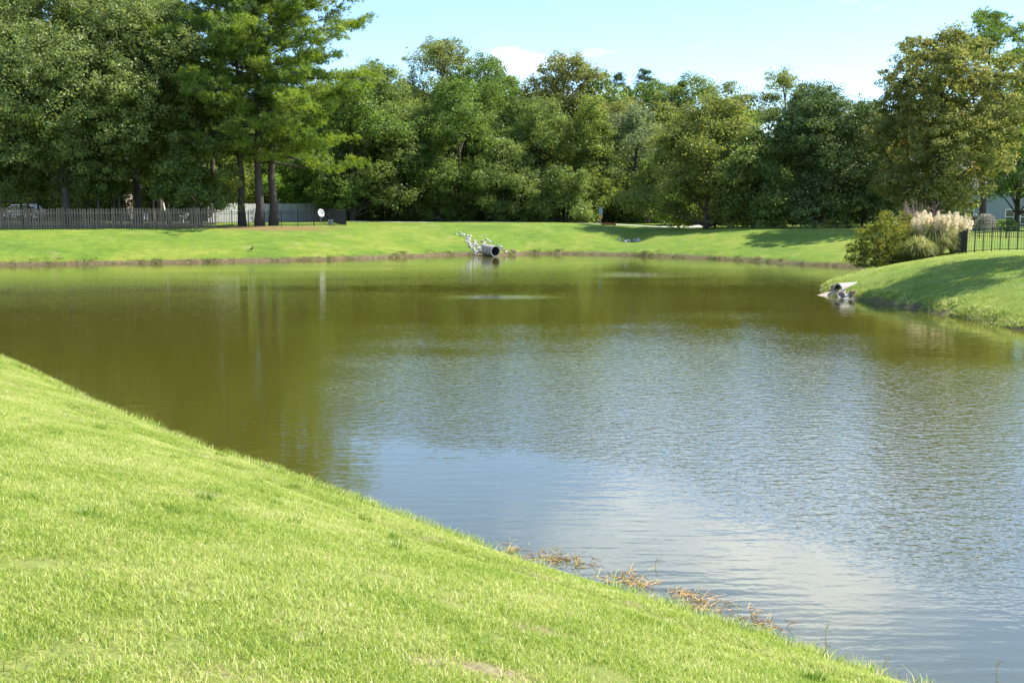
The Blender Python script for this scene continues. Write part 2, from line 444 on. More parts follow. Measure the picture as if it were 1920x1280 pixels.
def lawn_material():
    m, n, l, out = new_mat('lawn')
    geo = n.new('ShaderNodeNewGeometry')
    def noise(scale, detail=4, rough=0.55):
        k = n.new('ShaderNodeTexNoise'); k.inputs['Scale'].default_value = scale; k.inputs['Detail'].default_value = detail
        k.inputs['Roughness'].default_value = rough; l.new(geo.outputs['Position'], k.inputs['Vector']); return k
    def ramp(src, stops):
        r = n.new('ShaderNodeValToRGB')
        r.color_ramp.elements[0].position, r.color_ramp.elements[0].color = stops[0][0], rgba(stops[0][1])
        r.color_ramp.elements[1].position, r.color_ramp.elements[1].color = stops[-1][0], rgba(stops[-1][1])
        for p_, c_ in stops[1:-1]:
            e = r.color_ramp.elements.new(p_); e.color = rgba(c_)
        l.new(src, r.inputs[0]); return r
    def mix(fac, a, b):
        k = n.new('ShaderNodeMixRGB'); l.new(fac, k.inputs[0]); l.new(a, k.inputs[1]); l.new(b, k.inputs[2]); return k
    big = noise(0.22, 5); fine = noise(9.0, 6, 0.7)
    r1 = ramp(big.outputs['Fac'], [(0.34, (0.092, 0.162, 0.014)), (0.50, (0.140, 0.208, 0.018)), (0.66, (0.205, 0.240, 0.032))])
    r2 = ramp(fine.outputs['Fac'], [(0.30, (0.55, 0.6, 0.5)), (0.7, (1.25, 1.2, 1.2))])
    mu = n.new('ShaderNodeMixRGB'); mu.blend_type = 'MULTIPLY'; mu.inputs[0].default_value = 1.0
    l.new(r1.outputs[0], mu.inputs[1]); l.new(r2.outputs[0], mu.inputs[2])
    mid = noise(1.5, 4, 0.6); r3 = ramp(mid.outputs['Fac'], [(0.30, (0.74, 0.80, 0.72)), (0.70, (1.22, 1.16, 1.25))])
    mu2 = n.new('ShaderNodeMixRGB'); mu2.blend_type = 'MULTIPLY'; mu2.inputs[0].default_value = 1.0
    l.new(mu.outputs[0], mu2.inputs[1]); l.new(r3.outputs[0], mu2.inputs[2]); mu = mu2
    pale = noise(0.55, 6, 0.65)
    pr = ramp(pale.outputs['Fac'], [(0.57, (0, 0, 0)), (0.72, (0.6, 0.6, 0.6))])
    dry = n.new('ShaderNodeRGB'); dry.outputs[0].default_value = (0.30, 0.245, 0.10, 1)
    c1 = mix(pr.outputs[0], mu.outputs[0], dry.outputs[0])
    # red-brown pine straw
    a1 = n.new('ShaderNodeAttribute'); a1.attribute_name = 'straw'
    sr = ramp(noise(5, 5, 0.7).outputs['Fac'], [(0.3, (0.12, 0.050, 0.026)), (0.7, (0.32, 0.15, 0.085))])
    c2 = mix(a1.outputs['Fac'], c1.outputs[0], sr.outputs[0])
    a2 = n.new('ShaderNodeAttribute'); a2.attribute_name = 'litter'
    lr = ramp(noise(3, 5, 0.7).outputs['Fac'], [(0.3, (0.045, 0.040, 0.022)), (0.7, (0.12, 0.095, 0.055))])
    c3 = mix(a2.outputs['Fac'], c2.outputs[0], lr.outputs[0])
    # bare earth of the cut edge above the water
    sp = n.new('ShaderNodeSeparateXYZ'); l.new(geo.outputs['Position'], sp.inputs[0])
    ns = noise(1.6, 5, 0.7)
    ma = n.new('ShaderNodeMath'); ma.operation = 'MULTIPLY_ADD'; ma.inputs[1].default_value = 0.30
    l.new(ns.outputs['Fac'], ma.inputs[0]); l.new(sp.outputs['Z'], ma.inputs[2])
    er = ramp(ma.outputs[0], [(0.30, (1, 1, 1)), (0.40, (0, 0, 0))])
    eb = ramp(noise(4, 6, 0.75).outputs['Fac'], [(0.3, (0.045, 0.032, 0.018)), (0.68, (0.20, 0.14, 0.075))])
    c4 = mix(er.outputs[0], c3.outputs[0], eb.outputs[0])
    a3 = n.new('ShaderNodeAttribute'); a3.attribute_name = 'near'
    nb = ramp(fine.outputs['Fac'], [(0.3, (0.142, 0.171, 0.033)), (0.7, (0.257, 0.257, 0.071))])
    c5 = mix(a3.outputs['Fac'], c4.outputs[0], nb.outputs[0])
    a4 = n.new('ShaderNodeAttribute'); a4.attribute_name = 'soil'
    so = ramp(noise(14, 5, 0.7).outputs['Fac'], [(0.3, (0.16, 0.11, 0.065)), (0.7, (0.36, 0.27, 0.17))])
    c5 = mix(a4.outputs['Fac'], c5.outputs[0], so.outputs[0])
    bp = n.new('ShaderNodeBump'); bp.inputs['Strength'].default_value = 0.9; bp.inputs['Distance'].default_value = 0.06
    l.new(fine.outputs['Fac'], bp.inputs['Height'])
    p = n.new('ShaderNodeBsdfPrincipled'); p.inputs['Roughness'].default_value = 0.9; p.inputs['Specular IOR Level'].default_value = 0.15
    p.inputs['Sheen Weight'].default_value = 0.15; p.inputs['Sheen Tint'].default_value = (0.7, 0.9, 0.3, 1)
    l.new(c5.outputs[0], p.inputs['Base Color']); l.new(bp.outputs[0], p.inputs['Normal'])
    l.new(p.outputs[0], out.inputs['Surface'])
    return m
soil = np.clip((vnoise(GX, GY, 0.8, 41) * 0.6 + vnoise(GX, GY, 0.33, 42) * 0.5 - 0.46) / 0.16, 0, 1) * (GY < 32)
near_mask = np.clip((31 - GY) / 3, 0, 1) * np.clip((13 - GX) / 3, 0, 1)
lawn_me = mesh_np('lawn', np.stack([GX.ravel(), GY.ravel(), GZ.ravel()], 1), quads, np.full(len(quads), 4), lawn_material(), True,
                  {'straw': ('POINT', straw.ravel()), 'litter': ('POINT', litter.ravel()), 'near': ('POINT', near_mask.ravel()), 'soil': ('POINT', soil.ravel())})
tag(link(bpy.data.objects.new('lawn', lawn_me)), 'mown green lawn sloping down all round the pond', kind='structure')

# ------------------------------------------------------------------ water
wx = np.arange(-56, 36.1, 0.45); wy = np.arange(-4, 90.1, 0.45)
WX, WY = np.meshgrid(wx, wy)
WD = -sdist(WX, WY)
def blob(x, y, rx, ry, p=2.0):
    return np.exp(-(np.hypot((WX - x) / rx, (WY - y) / ry)) ** p)
wind = 0.10 + 0 * WX
lx = (WX - (-4.6 - 0.075 * (WY - 20)))                      # the sheltered water lies left of this line
edge = 35.0 - 9.5 * soft(np.clip((WX - 6.5) / 9, 0, 1)) + 3.2 * vnoise(WX / 1.6, WY, 3.4, 22) + 1.6 * vnoise(WX, WY, 1.3, 27)
wind += 0.95 * soft(np.clip(lx / 2.6 + 0.5 + 0.6 * vnoise(WX, WY, 2.4, 21), 0, 1)) * np.clip((edge - WY) / 10, 0, 1) ** 0.7
wind *= 0.12 + 0.88 * soft(np.clip((WD - 2.3 + 0.9 * vnoise(WX, WY, 2.2, 23)) / 1.6, 0, 1))
wind = np.maximum(wind, 2.4 * blob(*gp(940, 557), 2.0, 0.9))
wind = np.maximum(wind, 2.2 * blob(*gp(1190, 515), 2.4, 2.0))
wind = np.maximum(wind, 0.55 * blob(*gp(1360, 592), 4.6, 2.6) * soft(np.clip(0.75 + 0.9 * vnoise(WX / 2, WY, 1.4, 28), 0, 1)))
wind = np.maximum(wind, 0.30 * soft(np.clip(0.5 + 0.9 * vnoise(WX / 3, WY, 3.5, 25), 0, 1)) * np.clip(WD / 4, 0, 1))
wind *= np.clip(1 - 0.55 * np.exp(-((WX - gp(850, 660)[0]) / 3.0) ** 2 - ((WY - gp(850, 660)[1]) / 0.9) ** 2), 0, 1)
wi = np.arange(WX.size).reshape(WX.shape)
wq = np.stack([wi[:-1, :-1], wi[:-1, 1:], wi[1:, 1:], wi[1:, :-1]], axis=-1).reshape(-1, 4)

def water_material():
    m, n, l, out = new_mat('pond_water')
    geo = n.new('ShaderNodeNewGeometry')
    at = n.new('ShaderNodeAttribute'); at.attribute_name = 'wind'
    def noise(sx, sy, detail, rot=0.0, dist=0.0):
        mp = n.new('ShaderNodeMapping'); mp.inputs['Scale'].default_value = (sx, sy, 1); mp.inputs['Rotation'].default_value = (0, 0, rot)
        l.new(geo.outputs['Position'], mp.inputs['Vector'])
        k = n.new('ShaderNodeTexNoise'); k.inputs['Scale'].default_value = 1.0; k.inputs['Detail'].default_value = detail
        k.inputs['Distortion'].default_value = dist
        l.new(mp.outputs[0], k.inputs['Vector']); return k
    n1 = noise(4.6, 7.6, 2.0, R(-12), 0.4); n2 = noise(10.0, 19.0, 1.5, R(9)); n3 = noise(0.9, 5.2, 1.0, R(-14))
    s = n.new('ShaderNodeMath'); s.operation = 'MULTIPLY_ADD'; s.inputs[1].default_value = 0.38
    l.new(n2.outputs['Fac'], s.inputs[0]); l.new(n1.outputs['Fac'], s.inputs[2])
    b1 = n.new('ShaderNodeBump'); b1.inputs['Distance'].default_value = 0.012
    l.new(at.outputs['Fac'], b1.inputs['Strength']); l.new(s.outputs[0], b1.inputs['Height'])
    b2 = n.new('ShaderNodeBump'); b2.inputs['Distance'].default_value = 0.004; b2.inputs['Strength'].default_value = 1.0
    l.new(n3.outputs['Fac'], b2.inputs['Height']); l.new(b1.outputs[0], b2.inputs['Normal'])
    p = n.new('ShaderNodeBsdfPrincipled')
    mud = n.new('ShaderNodeTexNoise'); mud.inputs['Scale'].default_value = 0.12; mud.inputs['Detail'].default_value = 3
    l.new(geo.outputs['Position'], mud.inputs['Vector'])
    rp = n.new('ShaderNodeValToRGB')
    rp.color_ramp.elements[0].position = 0.3; rp.color_ramp.elements[0].color = (0.070, 0.064, 0.0085, 1)
    rp.color_ramp.elements[1].position = 0.7; rp.color_ramp.elements[1].color = (0.076, 0.074, 0.011, 1)
    l.new(mud.outputs['Fac'], rp.inputs[0]); l.new(rp.outputs[0], p.inputs['Base Color'])
    p.inputs['Roughness'].default_value = 0.03
    p.inputs['IOR'].default_value = 2.35
    p.inputs['Specular IOR Level'].default_value = 0.5
    l.new(b2.outputs[0], p.inputs['Normal'])
    l.new(p.outputs[0], out.inputs['Surface'])
    return m
wat = mesh_np('water', np.stack([WX.ravel(), WY.ravel(), np.zeros(WX.size)], 1), wq, np.full(len(wq), 4), water_material(), True, {'wind': ('POINT', wind.ravel())})
tag(link(bpy.data.objects.new('water', wat)), 'olive green pond water with wind ripples and sky reflections', kind='structure')

# ------------------------------------------------------------------ trees
def unit(a): return a / (np.linalg.norm(a, axis=-1, keepdims=True) + 1e-9)

def leaf_quads(rs, pos, nrm, length, width):
    """pointed leaves: (n,3) centres with normals -> verts, triangles"""
    n = len(pos)
    t = unit(np.cross(nrm, unit(rs.normal(size=(n, 3)))))
    b = np.cross(nrm, t)
    L = (length * rs.uniform(0.65, 1.35, n))[:, None]; Wd = L * width
    bend = nrm * L * 0.10
    v = np.stack([pos - t * L * 0.4 - b * Wd * 0.55, pos - t * L * 0.4 + b * Wd * 0.55, pos + t * L * 0.6 - bend], axis=1)
    return v.reshape(-1, 3), np.arange(3 * n)

def crown_from_lobes(rs, lobes, density, leaf, clump_r, leaves_per, width=0.6, under=0.35, shell=(0.62, 1.05)):
    """lobes: list of (centre, radius vec). Leaf clumps sit round each lobe's outside; returns mesh data and clump centres"""
    C = np.array([c for c, r in lobes]); RR = np.array([r for c, r in lobes])
    cl, cn, owner = [], [], []
    for i in range(len(C)):
        area = 4 * math.pi * (np.mean(RR[i]) ** 2)
        k = max(6, int(area * density))
        d = unit(rs.normal(size=(k * 2, 3)))
        keep = (d[:, 2] > -0.25) | (rs.rand(len(d)) < under)
        d = d[keep][:k]
        p = C[i] + d * RR[i] * rs.uniform(shell[0], shell[1], (len(d), 1))
        ins = np.zeros(len(p), dtype=bool)
        for j in range(len(C)):
            if j != i:
                ins |= (((p - C[j]) / RR[j]) ** 2).sum(1) < 0.42
        p, d = p[~ins], d[~ins]
        cl.append(p); cn.append(d); owner.append(np.full(len(p), i))
    cl = np.concatenate(cl); cn = np.concatenate(cn); owner = np.concatenate(owner)
    n = len(cl)
    cr = clump_r * np.exp(rs.normal(size=n) * 0.38)
    off = unit(rs.normal(size=(n, leaves_per, 3))) * (rs.rand(n, leaves_per, 1) ** 0.45) * np.array([1.0, 1.0, 0.68])
    pos = (cl[:, None, :] + off * cr[:, None, None]).reshape(-1, 3)
    nd = unit(0.35 * np.repeat(cn, leaves_per, 0) + 0.55 * off.reshape(-1, 3) + np.array([0, 0, 0.35]) + rs.normal(size=pos.shape) * 0.55)
    v, f = leaf_quads(rs, pos, nd, leaf, width)
    cv = rs.rand(n); var = np.clip(np.repeat(cv, leaves_per) * 0.6 + rs.rand(n * leaves_per) * 0.4, 0, 1)
    return v, f, var, cl, owner

def build_tree(name, loc, h, w, mat, bark='bark', base=0.22, shape='round', seed=1, trunk_r=None, lobes=16, leaf=0.165,
               leaves_per=56, density=0.92, clump_r=0.62, sparse=1.0, lean=(0, 0), trunks=1, depth=1.0, label=None, cat='tree', group=None):
    """a broadleaf tree: tapered trunk with limbs, and a crown of leaf clumps on uneven lobes"""
    rs = np.random.RandomState(seed)
    z0 = h * base; ch = h - z0
    if trunk_r is None: trunk_r = 0.014 * h + 0.06
    L = []
    for i in range(lobes):
        t = (i + 0.5 + rs.uniform(-0.4, 0.4)) / lobes
        if shape == 'round': prof = math.sin(math.pi * (0.16 + 0.80 * t)) ** 0.75
        elif shape == 'cone': prof = (1 - t) ** 0.8 * 0.95 + 0.08
        elif shape == 'dome': prof = math.sqrt(max(0.0, 1 - t ** 2.2)) * 0.95 + 0.05
        elif shape == 'vase': prof = 0.55 + 0.45 * math.sin(math.pi * min(1, t * 0.9 + 0.1))
        else: prof = math.sin(math.pi * (0.12 + 0.82 * t)) ** 0.6
        a = i * 2.39996 + rs.uniform(-0.6, 0.6)
        rl = w * rs.uniform(0.115, 0.235) * (0.65 + 0.5 * prof)
        rad = max(0.0, w * 0.5 * prof - rl * 0.75) * rs.uniform(0.55, 1.25)
        zz = z0 + ch * (0.08 + 0.86 * t + rs.normal() * 0.035) - rl * 0.25
        zz = min(zz, h - rl * 0.72)
        L.append((np.array([rad * math.cos(a) + lean[0] * zz, rad * math.sin(a) * depth + lean[1] * zz, zz]), np.array([rl, rl, rl * rs.uniform(0.62, 0.85)])))
    for i in range(int(lobes * 0.9)):                                   # stray boughs that break the outline
        c, r = L[rs.randint(0, lobes)]
        d = unit(rs.normal(size=3) + np.array([0, 0, 0.35])); rl = w * rs.uniform(0.055, 0.11)
        q = c + d * r * rs.uniform(0.95, 1.25); q[2] = min(q[2], h - rl * 0.4)
        if q[2] > z0 * 0.6 + rl: L.append((q, np.array([rl, rl, rl * 0.7])))
    v, f, var, cl, owner = crown_from_lobes(rs, L, density * sparse, leaf, clump_r, leaves_per, shell=(0.72, 1.12))
    v2, f2, var2, _, _ = crown_from_lobes(rs, L, density * sparse * 0.45, leaf * 1.5, clump_r * 1.3, leaves_per // 2, shell=(0.25, 0.65))
    v, f, var = np.concatenate([v, v2]), np.concatenate([f, f2 + len(v)]), np.concatenate([var, var2])
    root = empty(name, loc, 0, label, cat, group)
    cm = mesh_np('crown', v, f, np.full(len(f) // 3, 3), M[mat], False, {'var': ('FACE', var)})
    link(bpy.data.objects.new('crown', cm), root)
    mb = MB()
    for k in range(trunks):
        ox = 0.0 if trunks == 1 else (k - (trunks - 1) / 2) * trunk_r * 2.6
        top = h * 0.82
        pts, rad = [], []
        for s in range(9):
            q = s / 8.0
            pts.append((ox + lean[0] * top * q + rs.normal() * 0.05 * h * 0.1, lean[1] * top * q + rs.normal() * 0.05 * h * 0.1, -0.25 + (top + 0.25) * q))
            rad.append(trunk_r * ((1 - q) ** 0.8 * 0.95 + 0.05) * (1.35 if s == 0 else 1))
        mb.tube(pts, rad, 8)
    for i, (c, r) in enumerate(L):
        zs = max(z0 * 0.75, c[2] - np.hypot(c[0], c[1]) * 0.75 - 0.4)
        zs = min(zs, h * 0.78)
        s0 = np.array([lean[0] * zs, lean[1] * zs, zs])
        mid = s0 * 0.45 + c * 0.55 + np.array([0, 0, 0.12 * h * 0.2]) + rs.normal(size=3) * 0.15
        rr = trunk_r * 0.36 * (1 - 0.55 * zs / h)
        mb.tube([s0, s0 * 0.7 + mid * 0.3, mid, c], [rr, rr * 0.85, rr * 0.6, rr * 0.3], 5, False)
        mine = np.where(owner == i)[0]
        if len(mine):
            for q in rs.choice(mine, min(9, len(mine)), replace=False):
                e = cl[q]; m2 = (c + e) / 2 + rs.normal(size=3) * 0.12
                mb.tube([c * 0.8 + mid * 0.2, m2, e], [rr * 0.3, rr * 0.2, 0.012], 3, False)
    mb.build('trunk', M[bark], root, True)
    return root

def needle_tufts(rs, pos, axis_, n_needle, length, width):
    n = len(pos)
    ax = np.repeat(unit(axis_), n_needle, 0)
    d = unit(ax * 0.75 + rs.normal(size=(n * n_needle, 3)) * 0.72)
    p = np.repeat(pos, n_needle, 0)
    s = unit(np.cross(d, rs.normal(size=d.shape)))
    L = (length * rs.uniform(0.7, 1.2, len(d)))[:, None]
    v = np.stack([p - s * width * 0.5, p + s * width * 0.5, p + d * L], axis=1)
    return v.reshape(-1, 3)

def build_pine(name, loc, h, w, mat='needle', base=0.4, seed=1, trunk_r=0.32, limbs=46, side=(0, 0), top_round=True, gap=0.12, tuft=0.34,
               lean=(0, 0), dens=1.0, label=None, cat='pine tree', group=None):
    """a tall pine: bare straight trunk below, whorled limbs above carrying pads of needle tufts"""
    rs = np.random.RandomState(seed)
    mb = MB()
    pts, rad = [], []
    wob = rs.normal(size=(12, 2)) * 0.10
    for s in range(12):
        q = s / 11.0
        pts.append((wob[s, 0] * (s > 0) + lean[0] * h * q, wob[s, 1] * (s > 0) + lean[1] * h * q, -0.3 + (h + 0.1) * q))
        rad.append(trunk_r * (1.35 if s == 0 else 1.0) * (1 - q * 0.93))
    mb.tube(pts, rad, 9)
    tp, ta, tc = [], [], []
    for i in range(limbs):
        t = (i + rs.uniform(0, 1)) / limbs
        if rs.rand() < gap: continue
        z = h * (base + (0.985 - base) * t)
        prof = (0.72 + 0.35 * math.sin(math.pi * min(1, t * 1.15))) * (1 - t ** 2.6) + 0.10
        a = i * 2.4 + rs.uniform(-0.5, 0.5)
        ln = w * 0.5 * prof * rs.uniform(0.55, 1.05)
        dx, dy = math.cos(a), math.sin(a)
        ln *= 1 + side[0] * dx + side[1] * dy
        rise = 0.05 + 0.55 * t ** 2 - 0.18 * (1 - t)
        s0 = np.array([lean[0] * z, lean[1] * z, z])
        P_ = [s0]
        for q in (0.35, 0.7, 1.0):
            P_.append(s0 + np.array([dx * ln * q, dy * ln * q, ln * rise * q + ln * 0.16 * q * q]) + rs.normal(size=3) * 0.06 * ln * q)
        r0 = max(0.03, trunk_r * 0.30 * (1 - 0.75 * t))
        mb.tube(P_, [r0, r0 * 0.75, r0 * 0.5, 0.02], 5, False)
        nb = max(3, int(ln * 2.5 * dens))
        for k in range(nb):
            q = rs.uniform(0.28, 1.04) if k else 1.0
            seg = min(2, int(min(q, 0.999) * 3)); b0, b1 = P_[seg], P_[seg + 1]
            bp = b0 + (b1 - b0) * (min(q, 0.999) * 3 - seg)
            sa = a + rs.uniform(-1.5, 1.5)
            sl = rs.uniform(0.25, 0.95) * min(1.5, 0.35 * ln + 0.35)
            e = bp + np.array([math.cos(sa) * sl, math.sin(sa) * sl, sl * rs.uniform(-0.05, 0.5)])
            if rs.rand() < 0.6: mb.tube([bp, e], [0.025, 0.012], 3, False)
            m = rs.randint(13, 24)
            g = e + rs.normal(size=(m, 3)) * np.array([0.27, 0.27, 0.15])
            tp.append(g); ta.append(unit((e - bp)[None, :] + rs.normal(size=(m, 3)) * 0.5 + np.array([0, 0, 0.5]))); tc.append(np.full(m, rs.rand()))
    tp = np.concatenate(tp); ta = np.concatenate(ta); tc = np.concatenate(tc)
    nn = 10
    v = needle_tufts(rs, tp, ta, nn, tuft, 0.046)
    var = np.clip(np.repeat(tc, nn) * 0.55 + rs.rand(len(tp) * nn) * 0.45, 0, 1)
    root = empty(name, loc, 0, label, cat, group)
    cm = mesh_np('crown', v, np.arange(len(v)), np.full(len(v) // 3, 3), M[mat], False, {'var': ('FACE', var)})
    link(bpy.data.objects.new('crown', cm), root)
    mb.build('trunk', M['pine_bark'], root, True)
    return root

def copy_thing(o, loc, rz=0.0, sc=(1, 1, 1), label=None):
    c = o.copy(); COL.objects.link(c); c.location = loc; c.rotation_euler = (0, 0, rz); c.scale = sc
    if label: c['label'] = label
    for ch in o.children:
        k = ch.copy(); COL.objects.link(k); k.parent = c
        for g in ch.children:
            q = g.copy(); COL.objects.link(q); q.parent = k
    return c

def spot(u, d, sink=0.0):
    x = xat(u, d); return (x, d, ground(x, d) - sink)

WIDEN = 1.28
def tree_px(name, u, d, vtop, wpx, **kw):
    """a tree standing at distance d in the direction of column u, as tall and wide as it is seen"""
    p = spot(u, d)
    return build_tree(name, p, (zpix(vtop, d) - p[2]) * 1.04, wpx * WIDEN * d / F_PX, **kw)

def pine_px(name, u, d, vtop, wpx, **kw):
    p = spot(u, d)
    return build_pine(name, p, zpix(vtop, d) - p[2], wpx * d / F_PX, **kw)

# --- yard on the left, behind the picket fence
tree_px('broadleaf_tree', 126, 88, -70, 380, mat='leaf_grey', bark='grey_bark', base=0.2, seed=11, lobes=26, trunk_r=0.36, leaf=0.175, leaves_per=52, label='tall grey-green broadleaf tree with thick trunk behind the picket fence')
tree_px('broadleaf_tree', 258, 91, -40, 260, mat='leaf_grey', base=0.26, seed=12, lobes=18, trunk_r=0.30, label='tall dark-trunked broadleaf tree between the thick-trunked tree and the pines')
tree_px('broadleaf_tree', -60, 92, -60, 330, mat='leaf_green', base=0.16, seed=13, lobes=18, trunk_r=0.3, label='tall deep green tree standing behind the swing set')
tree_px('small_tree', 376, 85.8, 140, 125, mat='leaf_mid', base=0.10, seed=14, lobes=20, trunk_r=0.13, leaf=0.17, clump_r=0.42, density=1.3, shape='dome', label='small leafy tree drooping over the end of the picket fence')
tree_px('young_tree', 318, 95, 150, 130, mat='leaf_green', base=0.2, seed=15, lobes=12, trunk_r=0.14, label='slim young tree in the yard behind the picket fence')
yl = 'thin-trunked young tree in the shade behind the picket fence'
yt = build_tree('young_tree', spot(168, 93), 9.0, 5.0, mat='leaf_green', bark='grey_bark', base=0.38, seed=16, lobes=9, trunk_r=0.11, label=yl, group='thin young trees in the yard')
for (u, d, s) in ((186, 88.5, 0.9), (227, 90, 1.05), (42, 96, 1.15), (75, 94, 0.95), (290, 99, 1.0), (215, 98, 1.1)):
    copy_thing(yt, spot(u, d), u * 0.37, (s, s, s))

# --- the pines and the trees round them
pine_px('pine_tree', 487, 87.5, -70, 290, mat='needle', base=0.27, seed=21, trunk_r=0.36, limbs=78, side=(0.0, -0.1), label='tall pine with the middle of three trunks rising from pine straw')
pine_px('pine_tree', 513, 88.5, -110, 300, mat='needle_bright', base=0.22, seed=22, trunk_r=0.35, limbs=92, gap=0.08, side=(0.22, -0.1), label='tall bright pine with long limbs reaching over the grey board fence')
pine_px('pine_tree', 455, 88, -90, 250, mat='needle', base=0.38, seed=23, trunk_r=0.30, limbs=64, side=(-0.15, 0.1), label='tall pine with the trunk nearest the picket fence end')
pine_px('pine_tree', 364, 97, -60, 190, mat='needle', base=0.45, seed=24, trunk_r=0.26, limbs=34, gap=0.25, label='slender pine rising behind the drooping small tree')
pine_px('pine_tree', 404, 101, -120, 200, mat='needle_dark', base=0.50, seed=25, trunk_r=0.28, limbs=34, gap=0.3, label='tall dark-limbed pine standing behind the three front pines')
pine_px('pine_tree', 300, 103, -60, 170, mat='needle', base=0.42, seed=26, trunk_r=0.26, limbs=34, gap=0.2, label='pine behind the tall dark-trunked broadleaf tree')
tree_px('small_tree', 545, 114, 300, 125, mat='leaf_bright', base=0.05, seed=27, lobes=14, leaf=0.155, shape='dome', label='bright green small tree leaning over the grey board fence')
tree_px('small_tree', 425, 110, 290, 110, mat='leaf_yellow', base=0.08, seed=28, lobes=12, leaf=0.155, shape='dome', label='yellow-green small tree seen between the pine trunks')

# --- wood beyond the mound
G = 'trees of the wood beyond the mound'
tree_px('broadleaf_tree', 715, 117, 122, 190, mat='leaf_mid', base=0.10, seed=31, lobes=22, label='broad mid-green tree at the pine end of the wood', group=G)
tree_px('broadleaf_tree', 830, 123, 68, 150, mat='leaf_olive', base=0.25, seed=32, lobes=20, sparse=0.75, shape='vase', label='tallest thin-topped olive tree of the wood', group=G)
tree_px('broadleaf_tree', 745, 111, 196, 170, mat='leaf_mid', base=0.04, seed=33, lobes=20, label='rounded tree in front of the broad mid-green tree', group=G)
tree_px('broadleaf_tree', 905, 121, 112, 170, mat='leaf_green', base=0.12, seed=34, lobes=20, label='round-headed green tree between the thin-topped and the browning tree', group=G)
tree_px('broadleaf_tree', 862, 112, 170, 180, mat='leaf_green', base=0.06, seed=35, lobes=22, label='dense dark green tree with black shade below, middle of the wood', group=G)
tree_px('small_tree', 943, 107.5, 268, 135, mat='leaf_mid', base=0.02, seed=36, lobes=18, leaf=0.155, shape='dome', label='small rounded tree standing forward behind the mound', group=G)
tree_px('broadleaf_tree', 1055, 119, 98, 170, mat='leaf_brown', base=0.2, seed=37, lobes=18, sparse=0.8, label='tall browning tree with rusty top leaves in the wood', group=G)
tree_px('broadleaf_tree', 1010, 113, 190, 150, mat='leaf_mid', base=0.06, seed=38, lobes=18, label='green tree below the browning tree', group=G)
tree_px('broadleaf_tree', 1105, 109, 180, 140, mat='leaf_yellow', base=0.03, seed=39, lobes=22, shape='cone', label='yellow-green cone-shaped tree behind the sign post', group=G)
tree_px('small_tree', 1062, 105, 320, 105, mat='leaf_mid', base=0.0, seed=40, lobes=14, leaf=0.15, shape='dome', label='low leafy tree reaching the ground behind the mound crest', group=G)
tree_px('broadleaf_tree', 1190, 111, 190, 125, mat='leaf_silver', base=0.04, seed=41, lobes=20, sparse=0.9, label='silvery-leaved tree beside the cone-shaped tree', group=G)
tree_px('small_tree', 1215, 106, 300, 70, mat='leaf_mid', base=0.02, seed=42, lobes=12, leaf=0.15, shape='dome', label='narrow green small tree at the foot of the silvery tree', group=G)
tree_px('small_tree', 1262, 101, 372, 46, mat='leaf_bright', base=0.1, seed=43, lobes=9, leaf=0.15, trunk_r=0.06, label='bright green sapling at the edge of the wood', group=G)
pine_px('pine_tree', 1150, 140, 132, 80, mat='needle_dark', base=0.5, seed=44, trunk_r=0.25, limbs=28, dens=1.3, label='dark blunt-topped pine rising behind the silvery tree', group=G)
pine_px('pine_tree', 1204, 143, 132, 75, mat='needle_dark', base=0.5, seed=45, trunk_r=0.25, limbs=28, dens=1.3, label='dark pointed pine top next to the blunt-topped pine', group=G)

# --- trees on the right
G2 = 'trees on the right of the wood'
tree_px('broadleaf_tree', 1290, 128, 150, 130, mat='leaf_mid', base=0.2, seed=51, lobes=16, label='light green tree behind the olive rounded tree', group=G2)
tree_px('broadleaf_tree', 1360, 131, 156, 110, mat='leaf_olive', base=0.2, seed=52, lobes=14, sparse=0.8, label='thin olive tree top above the olive rounded tree', group=G2)
tree_px('broadleaf_tree', 1465, 126, 138, 110, mat='leaf_olive', base=0.3, seed=53, lobes=13, sparse=0.55, shape='vase', label='sparse see-through tree top beside the dark evergreen', group=G2)
tree_px('broadleaf_tree', 1325, 92, 188, 200, mat='leaf_olive', base=0.02, seed=54, lobes=28, leaf=0.155, density=1.05, shape='dome', label='large olive rounded tree with foliage down to the lawn', group=G2)
tree_px('broadleaf_tree', 1412, 88.5, 250, 125, mat='leaf_mid', base=0.03, seed=55, lobes=18, leaf=0.155, shape='dome', label='lower green tree between the olive rounded tree and the dark evergreen', group=G2)
tree_px('evergreen_tree', 1528, 89, 156, 200, mat='leaf_dark', base=0.03, seed=56, lobes=30, leaf=0.155, density=1.05, shape='dome', label='dense dark evergreen tree shading the lawn', group=G2)
tree_px('evergreen_tree', 1618, 91, 195, 130, mat='leaf_dark', base=0.03, seed=57, lobes=20, leaf=0.155, shape='dome', label='narrow dark evergreen behind the yellow-green bush', group=G2)
tree_px('broadleaf_tree', 1752, 80, 48, 225, mat='leaf_brown', base=0.13, seed=58, lobes=30, leaf=0.17, clump_r=0.42, sparse=0.85, trunk_r=0.26, label='tall yellowing tree with brownish leaves above the pampas grass', group=G2)
pine_px('pine_tree', 1838, 90, 26, 200, mat='needle', base=0.42, seed=59, trunk_r=0.30, limbs=52, gap=0.1, dens=1.25, label='tall round-topped pine behind the yellowing tree', group=G2)
tree_px('broadleaf_tree', 1905, 92, 145, 150, mat='leaf_green', base=0.12, seed=60, lobes=18, label='green tree next to the grey house', group=G2)
tree_px('broadleaf_tree', 1700, 98, 205, 150, mat='leaf_dark', base=0.05, seed=61, lobes=18, label='dark tree half hidden by the yellowing tree', group=G2)
